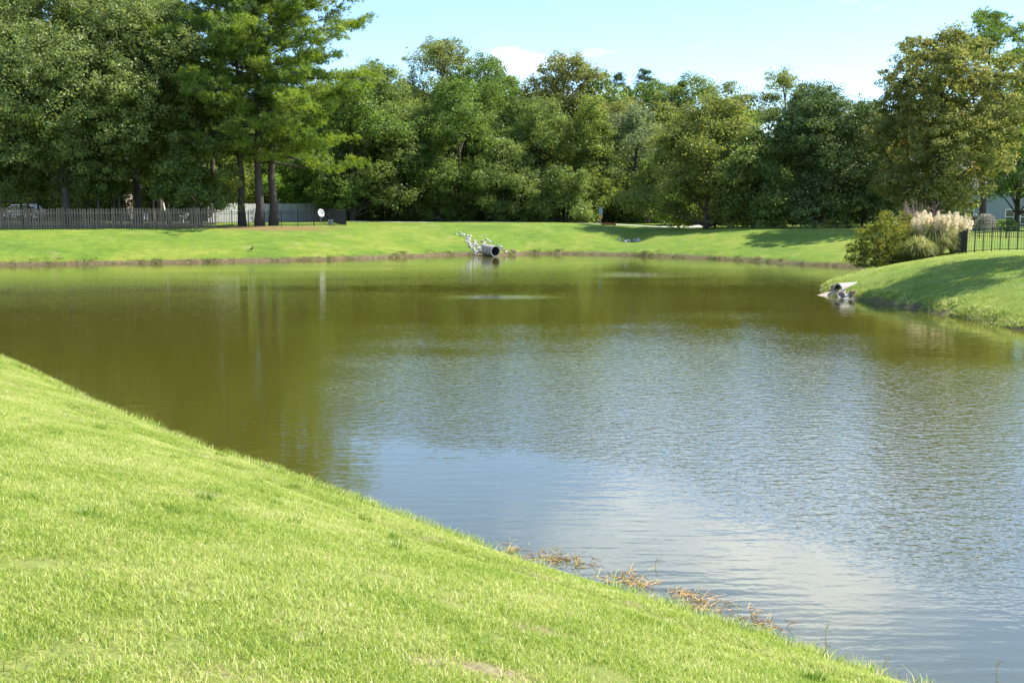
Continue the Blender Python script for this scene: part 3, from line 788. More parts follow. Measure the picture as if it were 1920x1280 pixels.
# the tree just out of frame whose shade lies across the point of lawn
build_tree('broadleaf_tree', (27.4, 43.6, ground(27.4, 43.6)), 16.5, 6.0, mat='leaf_green', base=0.46, seed=62, lobes=16, sparse=0.8, label='spreading tree whose shade lies across the point of lawn', group=G2)

# --- ranks of trees closing the view farther back
bl = 'dark tree in the back rank closing off the wood'
bg = 'back rank of the wood'
back = [build_tree('forest_tree', (0, 0, 0), 15, 11, mat=m, base=0.05, seed=70 + i, lobes=20, leaf=0.24, leaves_per=22, density=1.1, clump_r=0.6, label=bl, group=bg) for i, m in enumerate(('leaf_green', 'leaf_mid', 'leaf_olive'))]
brs = random.Random(5)
first = [True, True, True]
for o_, w_ in zip(back, ('deep green', 'mid-green', 'olive')): o_['label'] = w_ + ' tree in the back rank closing off the wood'
slots = [(u, brs.uniform(128, 150)) for u in range(-180, 2150, 78)] + [(u, brs.uniform(118, 126)) for u in (610, 660, 780, 960, 1130, 1240, 1400, 1560, 1660)] + [(u, brs.uniform(108, 125)) for u in (-150, -60, 30, 120, 210, 300, 380, 460, 590, 650)]
for i, (u, d) in enumerate(slots):
    k = i % 3
    p = spot(u + brs.uniform(-20, 20), d)
    vt = 205 if 1230 < u < 1700 else (158 if 640 < u <= 1230 else 178)
    s = (zpix(vt + brs.uniform(-25, 30), d) - p[2]) / 15.0
    if first[k]:
        first[k] = False; o = back[k]; o.location = p; o.scale = (s, s, s)
    else:
        copy_thing(back[k], p, brs.uniform(0, 6.28), (s * brs.uniform(0.9, 1.15), s * brs.uniform(0.9, 1.15), s))

# ------------------------------------------------------------------ shrubs on the point
def build_shrub(name, loc, h, w, mat, seed, lobes=12, leaf=0.10, label=None, group=None, cat='bush', density=7, clump_r=0.22, leaves_per=26):
    rs = np.random.RandomState(seed)
    L = []
    for i in range(lobes):
        a = i * 2.4 + rs.uniform(-0.4, 0.4); q = math.sqrt((i + 0.5) / lobes)
        rl = w * rs.uniform(0.16, 0.24)
        rad = max(0, w * 0.5 * q - rl * 0.6)
        zz = max(rl * 0.55, (h - rl) * (1 - 0.62 * q ** 2) * rs.uniform(0.75, 1.02))
        L.append((np.array([rad * math.cos(a), rad * math.sin(a), zz]), np.array([rl, rl, rl * 1.05])))
        if q > 0.55:
            L.append((np.array([rad * 1.03 * math.cos(a + 0.3), rad * 1.03 * math.sin(a + 0.3), rl * 0.6]), np.array([rl, rl, rl * 0.8])))
    v, f, var, cl, owner = crown_from_lobes(rs, L, density, leaf, clump_r, leaves_per, 0.5, 0.7)
    v[:, 2] = np.maximum(v[:, 2], 0.01)
    root = empty(name, loc, 0, label, cat, group)
    link(bpy.data.objects.new('foliage', mesh_np('foliage', v, f, np.full(len(f) // 3, 3), M[mat], False, {'var': ('FACE', var)})), root)
    mb = MB()
    for i in range(0, len(L)):
        c = L[i][0]; mb.tube([(rs.normal() * 0.1, rs.normal() * 0.1, -0.15), c * 0.5 + np.array([0, 0, 0.1]), c], [0.035, 0.025, 0.012], 4, False)
    mb.build('stem', M['bark'], root)
    return root

def shrub_px(name, u, d, vtop, wpx, **kw):
    p = spot(u, d); return build_shrub(name, p, zpix(vtop, d) - p[2], wpx * d / F_PX, **kw)

M['leaf_bush'] = leaf_mat('leaf_bush', (0.075, 0.098, 0.018), (0.215, 0.225, 0.042), tint=(0.26, 0.20, 0.05))
shrub_px('bush', 1660, 59.5, 394, 124, mat='leaf_bush', seed=81, lobes=18, label='yellow-green bush at the water edge beside the pampas grass')
shrub_px('bush', 1700, 61.5, 392, 90, mat='leaf_bush', seed=82, lobes=12, label='taller yellowish bush wedged between the water-edge bush and the pampas grass')
shrub_px('hedge', 1832, 92, 412, 60, mat='leaf_dark', seed=83, lobes=10, leaf=0.13, cat='hedge', label='dark clipped hedge below the window of the grey house')
shrub_px('bush', 1880, 90, 408, 50, mat='leaf_bright', seed=84, lobes=9, leaf=0.13, label='light green bush right of the pale weeping shrub')

ub = 'low leafy bush filling the foot of the wood'
ug = 'undergrowth bushes at the foot of the wood'
urs = random.Random(21)
under = [build_shrub('undergrowth_bush', (0, 0, 0), 3.0, 4.2, m, 87 + i, 10, 0.17, ub, ug, density=2.6, clump_r=0.36, leaves_per=24) for i, m in enumerate(('leaf_green', 'leaf_mid'))]
for o_, w_ in zip(under, ('deep green', 'mid-green')): o_['label'] = w_ + ' leafy bush filling the foot of the wood'
for i, (u, d) in enumerate([(u, urs.uniform(109.5, 113)) for u in range(655, 1240, 44)] + [(u, urs.uniform(101, 104)) for u in range(1290, 1640, 50)]):
    p = spot(u + urs.uniform(-12, 12), d); sc_ = [urs.uniform(0.8, 1.25), urs.uniform(0.8, 1.2), urs.uniform(0.7, 1.3)]
    if i < 2: under[i].location = p; under[i].scale = sc_
    else: copy_thing(under[i % 2], p, urs.uniform(0, 6.28), sc_)

def twiggy(name, loc, h, w, n, mat, seed, droop, label, cat='bush'):
    """leafless shrub: many thin forking stems"""
    rs = np.random.RandomState(seed); root = empty(name, loc, 0, label, cat); mb = MB(); tw = MB()
    for i in range(n):
        a = rs.uniform(0, 6.28); r = w * 0.5 * math.sqrt(rs.rand())
        if droop:
            p = [(0.05 * math.cos(a), 0.05 * math.sin(a), h * 0.55), (r * 0.5 * math.cos(a), r * 0.5 * math.sin(a), h * rs.uniform(0.85, 1.0)),
                 (r * math.cos(a), r * math.sin(a), h * rs.uniform(0.55, 0.9)), (r * 1.1 * math.cos(a), r * 1.1 * math.sin(a), h * rs.uniform(0.05, 0.5))]
        else:
            hh = h * rs.uniform(0.7, 1.05) * (1 - 0.35 * (2 * r / w) ** 2)
            p = [(0, 0, -0.1), (r * 0.35 * math.cos(a), r * 0.35 * math.sin(a), hh * 0.4), (r * 0.75 * math.cos(a), r * 0.75 * math.sin(a), hh * 0.75), (r * math.cos(a), r * math.sin(a), hh)]
        (mb if i % 3 == 0 else tw).tube(p, [0.022, 0.016, 0.011, 0.005], 3, False)
        for k in range(4):
            b = Vector(p[2]).lerp(Vector(p[3]), rs.rand()); e = b + Vector((rs.normal() * 0.25, rs.normal() * 0.25, (-0.3 if droop else 0.25) * rs.rand()))
            tw.tube([b, e], [0.009, 0.004], 3, False)
    if droop: mb.tube([(0, 0, -0.2), (0.05, 0, h * 0.3), (0, 0, h * 0.6)], [0.09, 0.07, 0.05], 6)
    mb.build('stem', M[mat], root); tw.build('twigs', M[mat], root)
    return root
M['dead_twig'] = solid('dead_twig', (0.30, 0.21, 0.16), 0.9, 0.3)
M['pale_twig'] = solid('pale_twig', (0.40, 0.36, 0.31), 0.9, 0.25)
p = spot(1722, 63.5); twiggy('dead_shrub', p, zpix(362, 63.5) - p[2], 3.2, 90, 'dead_twig', 85, False, 'leafless reddish-brown shrub rising behind the pampas grass')
p = spot(1846, 84); twiggy('weeping_shrub', p, zpix(400, 84) - p[2], 1.5, 150, 'pale_twig', 86, True, 'pale grey weeping shrub in front of the grey house')

# --- pampas grass: arching blades below, upright plumes above
M['pampas_leaf'] = leaf_mat('pampas_leaf', (0.10, 0.135, 0.035), (0.30, 0.29, 0.10), trans=0.4, gloss=0.02)
M['plume'] = leaf_mat('plume', (0.45, 0.40, 0.28), (0.67, 0.61, 0.45), trans=0.45, gloss=0.0)
def pampas(loc, r, h, nblade, nplume, seed, label):
    rs = np.random.RandomState(seed); root = empty('pampas_grass', loc, 0, label, 'pampas grass', 'pampas grass clumps behind the point of lawn')
    V, F_, var = [], [], []
    for i in range(nblade):
        a = rs.uniform(0, 6.283); out_ = r * rs.uniform(0.15, 1.3); hh = h * rs.uniform(0.3, 0.95) * (1.15 - 0.35 * out_ / r); b0 = rs.uniform(0, 0.25) * r
        d = np.array([math.cos(a), math.sin(a), 0]); s = np.array([-math.sin(a), math.cos(a), 0]) * 0.016
        pts = [d * b0, d * (b0 + out_ * 0.3) + [0, 0, hh * 0.75], d * (b0 + out_ * 0.7) + [0, 0, hh], d * (b0 + out_) + [0, 0, hh * rs.uniform(0.45, 0.85)]]
        b = len(V)
        for k, q in enumerate(pts):
            ww = (1, 0.9, 0.6, 0.1)[k]; V += [q - s * ww, q + s * ww]
        for k in range(3):
            F_ += [b + 2 * k, b + 2 * k + 1, b + 2 * k + 3, b + 2 * k + 2]
        var += [rs.rand()] * 3
    link(bpy.data.objects.new('blades', mesh_np('blades', np.array(V), np.array(F_), np.full(len(var), 4), M['pampas_leaf'], False, {'var': ('FACE', var)})), root)
    for i in range(nplume):
        a = rs.uniform(0, 6.283); rr = r * 0.75 * math.sqrt(rs.rand())
        bs = np.array([math.cos(a) * rr, math.sin(a) * rr, h * rs.uniform(0.5, 0.8)]); lean = np.array([math.cos(a) * 0.22 + 0.10, math.sin(a) * 0.22, 1.0])
        ln = rs.uniform(0.45, 0.75); k = 260
        t = rs.rand(k); ax = bs + lean * (t * ln)[:, None]
        off = rs.normal(size=(k, 3)) * (0.085 * np.sin(np.pi * np.clip(t * 0.85 + 0.12, 0, 1)))[:, None]
        nd = unit(rs.normal(size=(k, 3)))
        v, f = leaf_quads(rs, ax + off, nd, 0.085, 0.35)
        pl = link(bpy.data.objects.new('plume', mesh_np('plume', v, f, np.full(k, 3), M['plume'], False, {'var': ('FACE', np.clip(rs.rand() * 0.4 + rs.rand(k) * 0.6, 0, 1))})), root)
        mb = MB(); mb.tube([(bs[0] * 0.3, bs[1] * 0.3, 0), (bs[0] * 0.75, bs[1] * 0.75, bs[2] * 0.6), bs, bs + lean * ln], [0.010, 0.009, 0.007, 0.003], 4, False)
        mb.build('stalk', M['canvas'], pl)
pampas(spot(1750, 59.5), 1.45, zpix(402, 59.5) - spot(1752, 59.5)[2], 1500, 60, 91, 'large pampas grass clump with pinkish plumes beside the yellow-green bush')
pampas(spot(1790, 61.0), 0.95, zpix(412, 61.5) - spot(1796, 61.5)[2], 700, 30, 92, 'smaller pampas grass clump with cream plumes by the black fence corner')
pampas(spot(1722, 57.5), 0.9, zpix(440, 57.5) - spot(1722, 57.5)[2], 1300, 0, 93, 'low plumeless pampas grass clump below the plumes')

# ------------------------------------------------------------------ fences
def fence_frame(name, a, b, label, cat, group=None):
    """Empty at point a, local +X runs to b; returns root, length and a function giving the ground height along it"""
    ax, ay = a; bx_, by = b
    ln = math.hypot(bx_ - ax, by - ay); ang = math.atan2(by - ay, bx_ - ax)
    z0 = ground(ax, ay)
    root = empty(name, (ax, ay, z0), ang, label, cat, group)
    g = lambda s: ground(ax + (bx_ - ax) * s / ln, ay + (by - ay) * s / ln) - z0
    return root, ln, g

def share(mesh, name, parent, loc, rz=0.0, sc=(1, 1, 1), tilt=0.0):
    o = link(bpy.data.objects.new(name, mesh), parent); o.location = loc; o.rotation_euler = (0, tilt, rz); o.scale = sc
    return o

def rail(parent, g, s0, s1, h, y0, y1, t, mat, step=1.2):
    mb = MB(); n = max(1, int((s1 - s0) / step)); last = None
    for i in range(n + 1):
        s = s0 + (s1 - s0) * i / n; z = g(s) + h
        if last:
            mb.add([(last[0], y0, last[1]), (s, y0, z), (s, y1, z), (last[0], y1, last[1]), (last[0], y0, last[1] + t), (s, y0, z + t), (s, y1, z + t), (last[0], y1, last[1] + t)],
                   [(3, 2, 1, 0), (4, 5, 6, 7), (0, 1, 5, 4), (1, 2, 6, 5), (2, 3, 7, 6), (3, 0, 4, 7)])
        last = (s, z)
    return mb.build('rail', M[mat], parent)

frs = random.Random(3)
# weathered picket fence on the left
fa = (xat(-70, 81.5), 81.2); fb = (xat(404, 84.2), 84.2)
root, ln, g = fence_frame('picket_fence', fa, fb, 'weathered grey-brown wooden picket fence along the top of the lawn', 'fence')
PH = 1.52
mb = MB(); mb.prism([(-0.055, 0), (0.055, 0), (0.055, PH - 0.09), (0, PH), (-0.055, PH - 0.09)], -0.011, 0.011); pick = mb.mesh('picket', M['picket_wood'])
mb = MB(); mb.box(-0.06, 0.06, 0.06, 0.17, -0.3, PH - 0.02); postm = mb.mesh('post', M['picket_wood'], bevel=0.008)
n = int(ln / 0.187)
for i in range(n + 1):
    s = i * ln / n
    share(pick, 'picket', root, (s + frs.uniform(-0.012, 0.012), frs.uniform(-0.004, 0.004), g(s) + frs.uniform(0.0, 0.05)), 0, (1, 1, frs.uniform(0.97, 1.02)), frs.gauss(0, 0.012))
for i in range(int(ln / 2.4) + 1):
    s = min(ln, i * 2.4); share(postm, 'post', root, (s, 0, g(s)), 0, (1, 1, frs.uniform(0.97, 1.06)))
for h in (0.25, 1.12): rail(root, g, 0, ln, h, 0.016, 0.058, 0.09, 'picket_wood')

def metal_fence(a, b, label, height=1.2, gap=0.12, post_gap=1.83, group='black metal fences', bar=0.010, post=0.03):
    root, ln, g = fence_frame('metal_fence', a, b, label, 'fence', group)
    mb = MB(); mb.box(-bar, bar, -bar, bar, 0.06, height - 0.02); bm_ = mb.mesh('baluster', M['black_metal'])
    mb = MB(); mb.box(-post, post, -post, post, -0.3, height + 0.05)
    mb.add([(-post - .006, -post - .006, height + .052), (post + .006, -post - .006, height + .052), (post + .006, post + .006, height + .052), (-post - .006, post + .006, height + .052), (0, 0, height + .09)],
           [(0, 1, 4), (1, 2, 4), (2, 3, 4), (3, 0, 4), (3, 2, 1, 0)])
    pm = mb.mesh('post', M['black_metal'])
    npost = max(1, round(ln / post_gap))
    for i in range(npost + 1): share(pm, 'post', root, (i * ln / npost, 0, g(i * ln / npost)))
    nb = max(2, int(ln / gap))
    for i in range(1, nb):
        s = i * ln / nb
        if abs((s / (ln / npost) + 0.5) % 1 - 0.5) * ln / npost > post + bar: share(bm_, 'baluster', root, (s, 0, g(s)))
    for h in (0.12, height - 0.20, height - 0.035): rail(root, g, 0, ln, h, -0.014, 0.014, 0.028, 'black_metal')
    return root
c0 = (xat(404, 84.6), 84.6); c1 = (xat(649, 87), 87.0); c2 = (xat(618, 103), 103.0)
metal_fence(c0, c1, 'black metal fence running past the pine trunks below the satellite dish', post_gap=1.24)
metal_fence(c1, c2, 'black metal fence going back from the lawn corner beside the satellite dish')
metal_fence((xat(262, 92), 92.0), (xat(352, 93), 93.0), 'black metal fence inside the shady yard behind the picket fence')
r0 = (xat(1786, 62.5), 62.5); r1 = (xat(1812, 55.5), 55.5); r2 = (xat(1990, 53), 53.0)
metal_fence(r0, r1, 'black metal fence stretch running back beside the pampas grass', height=1.18)
metal_fence(r1, r2, 'black metal fence stretch along the crest of the point of lawn', height=1.18, post_gap=0.40, bar=0.005, post=0.021)
metal_fence((xat(1786, 74), 74.0), (xat(1990, 72), 72.0), 'black metal fence at the far side of the fenced lawn', height=1.15, group='black metal fences')

# grey board fence
root, ln, g = fence_frame('board_fence', (xat(392, 99), 99.0), (xat(614, 110), 110.0), 'tall grey board fence behind the pine trunks', 'fence')
mb = MB(); mb.box(-0.068, 0.068, -0.011, 0.011, 0.03, 1.72); bd = mb.mesh('board', M['grey_board'])
mb = MB(); mb.box(-0.05, 0.05, 0.055, 0.155, -0.3, 1.74); pm = mb.mesh('post', M['grey_board'])
n = int(ln / 0.142)
for i in range(n + 1):
    s = i * ln / n; share(bd, 'board', root, (s, frs.uniform(-0.004, 0.004), g(s) + frs.uniform(0, 0.03)), 0, (1, 1, frs.uniform(0.98, 1.02)))
for i in range(int(ln / 2.4) + 1): share(pm, 'post', root, (i * 2.4, 0, g(i * 2.4)))
mb = MB(); mb.box(-0.05, 0.05, -0.05, 0.05, 0, 1.95); share(mb.mesh('end_post', M['canvas']), 'end_post', root, (ln + 0.13, 0, g(ln)))
for h in (0.3, 1.3): rail(root, g, 0, ln, h, 0.015, 0.053, 0.09, 'grey_board')

# ------------------------------------------------------------------ satellite dish and utility box
p = spot(602, 90.5); root = empty('satellite_dish', p, R(10), 'white satellite dish on a short mast inside the black metal fence', 'satellite dish')
vs_, fs = [], []
for i in range(6):
    r = i / 5
    for k in range(20):
        a = 2 * math.pi * k / 20; vs_.append((0.30 * r * math.cos(a), 0.34 * r * math.sin(a), 0.08 * r * r))
for i in range(5):
    for k in range(20): fs.append((i * 20 + k, i * 20 + (k + 1) % 20, (i + 1) * 20 + (k + 1) % 20, (i + 1) * 20 + k))
mb = MB(); mb.add(vs_, fs)
dish = mb.build('dish', M['dish_paint'], root, True); dish.location = (0, -0.05, zpix(400, 90.5) - p[2]); dish.rotation_euler = (R(72), 0, R(28))
sol = dish.modifiers.new('rim', 'SOLIDIFY'); sol.thickness = 0.012
dz = zpix(400, 90.5) - p[2]
mb = MB(); mb.tube([(0, 0.02, -0.2), (0, 0.02, dz * 0.8), (0, 0.0, dz)], 0.025, 8); mb.build('mast', M['grey_metal'], root)
mb = MB(); mb.tube([(0, -0.05, dz - 0.3), (0.14, -0.32, dz - 0.12)], 0.011, 5); mb.tube([(0.14, -0.29, dz - 0.14), (0.16, -0.36, dz - 0.08)], 0.03, 8); mb.build('receiver_arm', M['grey_metal'], root)
p = spot(620, 91.5); root = empty('utility_box', p, 0.3, 'small grey utility box on the grass beside the satellite dish', 'utility box')
mb = MB(); mb.box(-0.2, 0.2, -0.15, 0.15, -0.05, 0.42); mb.build('cabinet', M['grey_metal'], root, bevel=0.015)
mb = MB(); mb.box(-0.22, 0.22, -0.17, 0.17, 0.423, 0.46); mb.build('lid', M['grey_metal'], root, bevel=0.01)

# ------------------------------------------------------------------ drain pipes
def pipe_thing(loc, rz, r, length, label, tilt=0.06):
    root = empty('concrete_pipe', loc, rz, label, 'pipe')
    root.rotation_euler = (0, tilt, rz)
    n = 40; ri = r * 0.84
    mb = MB(); v, f = [], []
    for x, rr in ((0, r), (length, r)):
        v += [(x, rr * math.cos(2 * math.pi * k / n), rr * math.sin(2 * math.pi * k / n) + r * 0.72) for k in range(n)]
    v += [(length, ri * math.cos(2 * math.pi * k / n), ri * math.sin(2 * math.pi * k / n) + r * 0.72) for k in range(n)]
    f += [(k, (k + 1) % n, n + (k + 1) % n, n + k) for k in range(n)] + [(n + k, n + (k + 1) % n, 2 * n + (k + 1) % n, 2 * n + k) for k in range(n)]
    mb.add(v, f); mb.build('barrel', M['concrete'], root, True).data.set_sharp_from_angle(angle=R(35))
    mb = MB(); v = [(x, (ri - 0.002) * math.cos(2 * math.pi * k / n), (ri - 0.002) * math.sin(2 * math.pi * k / n) + r * 0.72) for x in (length - 0.004, 0.05) for k in range(n)]
    mb.add(v, [(k, n + k, n + (k + 1) % n, (k + 1) % n) for k in range(n)] + [tuple(range(n, 2 * n))]); mb.build('bore', M['pipe_inside'], root, True)
    return root
pa = Vector((*gp(906, 474, 0.2), 0)); pb = Vector((*gp(930, 482.0, 0.0), 0))
px_, py_ = gp(929, 481)
pang = math.atan2(-1.5, 0.95)
pl = 1.3
pipe_thing((px_ - pl * math.cos(pang), py_ - 0.1 - pl * math.sin(pang), 0.06 + 0.12), pang, 0.39, pl, 'round concrete drain pipe sticking out of the bank amid white rocks')

# flared concrete outfall on the point of lawn
ox, oy = gp(1574, 556, 0.0)
oa = math.atan2(-0.24, -1.0)
root = pipe_thing((ox + 1.15, oy + 0.70, -0.12), oa, 0.40, 1.10, 'half-buried concrete drain outfall with a tilted slab at the tip of the point of lawn', 0.05)
root.name = 'concrete_outfall'; root['category'] = 'outfall'
mb = MB(); mb.prism([(1.0, -0.50), (1.75, -0.56), (1.8, 0.42), (1.0, 0.50)], 0.40, 0.50, 'z'); ap = mb.build('apron_slab', M['concrete_warm'], root, bevel=0.02); ap.rotation_euler = (R(-10), R(12), 0)
mb = MB(); mb.prism([(0.95, -0.05), (1.06, -0.05), (1.06, 0.55), (0.95, 0.62)], -0.66, -0.44, 'y'); mb.build('side_wall', M['rock_brown'], root, bevel=0.02)
mb = MB(); mb.prism([(0.85, -0.2), (1.3, -0.2), (1.08, 0.30), (0.85, 0.55)], 0.44, 0.60, 'y'); mb.build('side_wall', M['rock_brown'], root, bevel=0.02)

# ------------------------------------------------------------------ rocks
def rock_mesh(seed, mat):
    rs = np.random.RandomState(seed)
    bm = bmesh.new(); bmesh.ops.create_icosphere(bm, subdivisions=1, radius=1.0)
    ax = rs.uniform(0.6, 1.1, 3); cuts = unit(rs.normal(size=(5, 3)))
    for v_ in bm.verts:
        q = np.array(v_.co)
        for c in cuts:
            e = q @ c
            if e > 0.62: q = q - c * (e - 0.62)
        q = q * ax + rs.normal(size=3) * 0.07
        v_.co = Vector(q)
    me = bpy.data.meshes.new('rock'); bm.to_mesh(me); bm.free(); me.materials.append(M[mat]); return me
RK = [rock_mesh(i, 'rock') for i in range(6)]; RB = [rock_mesh(20 + i, 'rock_brown') for i in range(4)]
rrs = random.Random(8)
def rock(x, y, s, meshes, label, group):
    o = link(bpy.data.objects.new('rock', rrs.choice(meshes)))
    o.location = (x, y, ground(x, y) + s * 0.12); o.rotation_euler = (rrs.uniform(0, 6), rrs.uniform(0, 6), rrs.uniform(0, 6)); o.scale = (s, s * rrs.uniform(0.7, 1), s * rrs.uniform(0.6, 0.9))
    tag(o, label, 'rock', group)
def on_bank(u, v):
    """where the sight line through (u, v) meets the ground"""
    t = math.tan(-elev(v)); d = 30.0
    while d < 140:
        x = xat(u, d)
        if CAM_H - d * t <= max(ground(x, d), 0.0): return x, d
        d += 0.05
    return xat(u, d), d
ga = 'white rocks spilled down the bank'
for i in range(85):
    q = rrs.random() ** 0.9; u = 868 + 36 * q + rrs.gauss(0, 3 + 5 * q); v = 441 + 33 * q + rrs.gauss(0, 2.5)
    rock(*on_bank(u, v), rrs.uniform(0.09, 0.2), RK, 'white rock in the spill down the bank beside the round drain pipe', ga)
for u, v in ((913, 450), (916, 453), (919, 455), (925, 454), (905, 453), (910, 442), (903, 442), (934, 459), (938, 463), (941, 465), (856, 440)):
    rock(*on_bank(u, v), rrs.uniform(0.10, 0.2), RK, 'pale rock lying above and behind the round drain pipe', 'pale rocks around the pipe')
for i in range(26):
    u = rrs.choice((rrs.uniform(888, 916), rrs.uniform(940, 966))); v = 474 + rrs.uniform(-3, 5) - (3 if u > 940 else 0)
    rock(*on_bank(u, v), rrs.uniform(0.09, 0.19), RB + RK[:1], 'brownish rock at the waterline below the round drain pipe', 'brownish rocks at the waterline')
for i in range(24):
    u = rrs.uniform(1160, 1202); v = 449.5 + 4.0 * math.sin((u - 1160) / 42 * math.pi) + rrs.gauss(0, 1.2)
    rock(*on_bank(u, v), rrs.uniform(0.10, 0.22), RK, 'pale rock in the grassy ditch below the timber beam', 'pale rocks in the ditch')
for i in range(30):
    u = rrs.uniform(1560, 1606); v = rrs.uniform(549, 563)
    rock(*on_bank(u, v), rrs.uniform(0.09, 0.24), RB + RK[:3], 'small rock piled beside the half-buried concrete outfall', 'rocks beside the outfall')

# ------------------------------------------------------------------ sign post, timber beam, marker
p = spot(1126, 96); root = empty('sign_post', p, R(4), 'sign post with two narrow blue-grey panels over yellow ones at the wood edge', 'sign')
zb = lambda v: zpix(v, 96) - p[2]
mb = MB(); mb.box(-0.03, 0.03, 0.02, 0.08, -0.3, zb(390)); mb.build('post', M['grey_metal'], root)
for sx in (-1, 1):
    mb = MB(); mb.box(min(sx * 0.025, sx * 0.15), max(sx * 0.025, sx * 0.15), -0.012, 0.012, zb(403), zb(389)); mb.build('panel', M['sign_blue'], root)
    mb = MB(); mb.prism([(sx * 0.02, zb(411)), (sx * 0.10, zb(411)), (sx * 0.20, zb(403.6)), (sx * 0.02, zb(403.6))], -0.012, 0.012); mb.build('lower_panel', M['sign_yellow'], root)
p = spot(1141, 94.5); root = empty('timber_barrier', p, R(-3), 'low orange-brown timber beam on short posts beside the sign post', 'timber beam')
bz = zpix(418.0, 94.5) - p[2]
mb = MB(); mb.box(-0.62, 0.62, -0.05, 0.05, bz - 0.2, bz); mb.build('beam', M['timber'], root, bevel=0.01)
for sx in (-0.5, 0.5):
    mb = MB(); mb.box(sx - 0.05, sx + 0.05, 0.055, 0.15, -0.4, bz - 0.03); mb.build('post', M['timber'], root)
p = spot(1253, 96); root = empty('marker_post', p, 0, 'short white marker post beside the pale path', 'marker post')
mb = MB(); mb.tube([(0, 0, -0.2), (0, 0, 0.3)], 0.06, 10); mb.build('post', M['white_paint'], root); mb = MB(); mb.tube([(0, 0, 0.3), (0, 0, 0.33), (0, 0, 0.37)], [0.075, 0.075, 0.03], 10); mb.build('cap', M['white_paint'], root)

def ribbon(name, pts, w, mat, lift=0.02):
    v, f = [], []
    pp = []
    for a, b in zip(pts[:-1], pts[1:]):
        m = int(math.hypot(b[0] - a[0], b[1] - a[1]) / 0.4) + 1
        pp += [(a[0] + (b[0] - a[0]) * i / m, a[1] + (b[1] - a[1]) * i / m) for i in range(m)]
    pp.append(pts[-1])
    for i, (x, y) in enumerate(pp):
        q0, q1 = pp[max(0, i - 1)], pp[min(len(pp) - 1, i + 1)]
        dx, dy = q1[0] - q0[0], q1[1] - q0[1]; l_ = math.hypot(dx, dy); nx_, ny_ = -dy / l_, dx / l_
        for k in range(5):
            s = (k / 4 - 0.5) * w; X, Y = x + nx_ * s, y + ny_ * s
            v.append((X, Y, ground(X, Y) + lift))
    for i in range(len(pp) - 1):
        for k in range(4): f.append((i * 5 + k, (i + 1) * 5 + k, (i + 1) * 5 + k + 1, i * 5 + k + 1))
    mb = MB(); mb.add(v, f); o = mb.build(name, M[mat], None, True); tag(o, 'pale concrete footpath along the edge of the wood', kind='structure')
ribbon('path', [(-22, 106), (-14, 104.5), (-6, 104), (3, 103), (9, 100.5), (12.5, 97.5), (16, 97.5), (22, 103)], 1.5, 'path', 0.035)

# ------------------------------------------------------------------ bird on the lawn
bx0, by0 = on_bank(471, 472); p = (bx0, by0, ground(bx0, by0)); root = empty('bird', p, R(35), 'small dark bird standing on the far lawn', 'bird')
mb = MB(); mb.tube([(-0.15, 0, 0.13), (-0.09, 0, 0.15), (0, 0, 0.19), (0.07, 0, 0.23), (0.10, 0, 0.28), (0.12, 0, 0.315), (0.15, 0, 0.32)], [0.012, 0.03, 0.062, 0.055, 0.032, 0.034, 0.014], 10); mb.build('body', M['bird'], root, True)
mb = MB(); mb.tube([(0.145, 0, 0.32), (0.185, 0, 0.312)], [0.009, 0.002], 5); mb.build('beak', M['rubber'], root)
mb = MB(); mb.tube([(-0.12, 0, 0.15), (-0.27, 0, 0.09)], [0.022, 0.03], 6); mb.build('tail', M['bird'], root)
for sy in (-0.025, 0.025):
    mb = MB(); mb.tube([(0.0, sy, 0.15), (0.01, sy, 0.07), (0.0, sy, -0.01), (0.04, sy, -0.005)], 0.006, 5); mb.build('leg', M['rubber'], root)

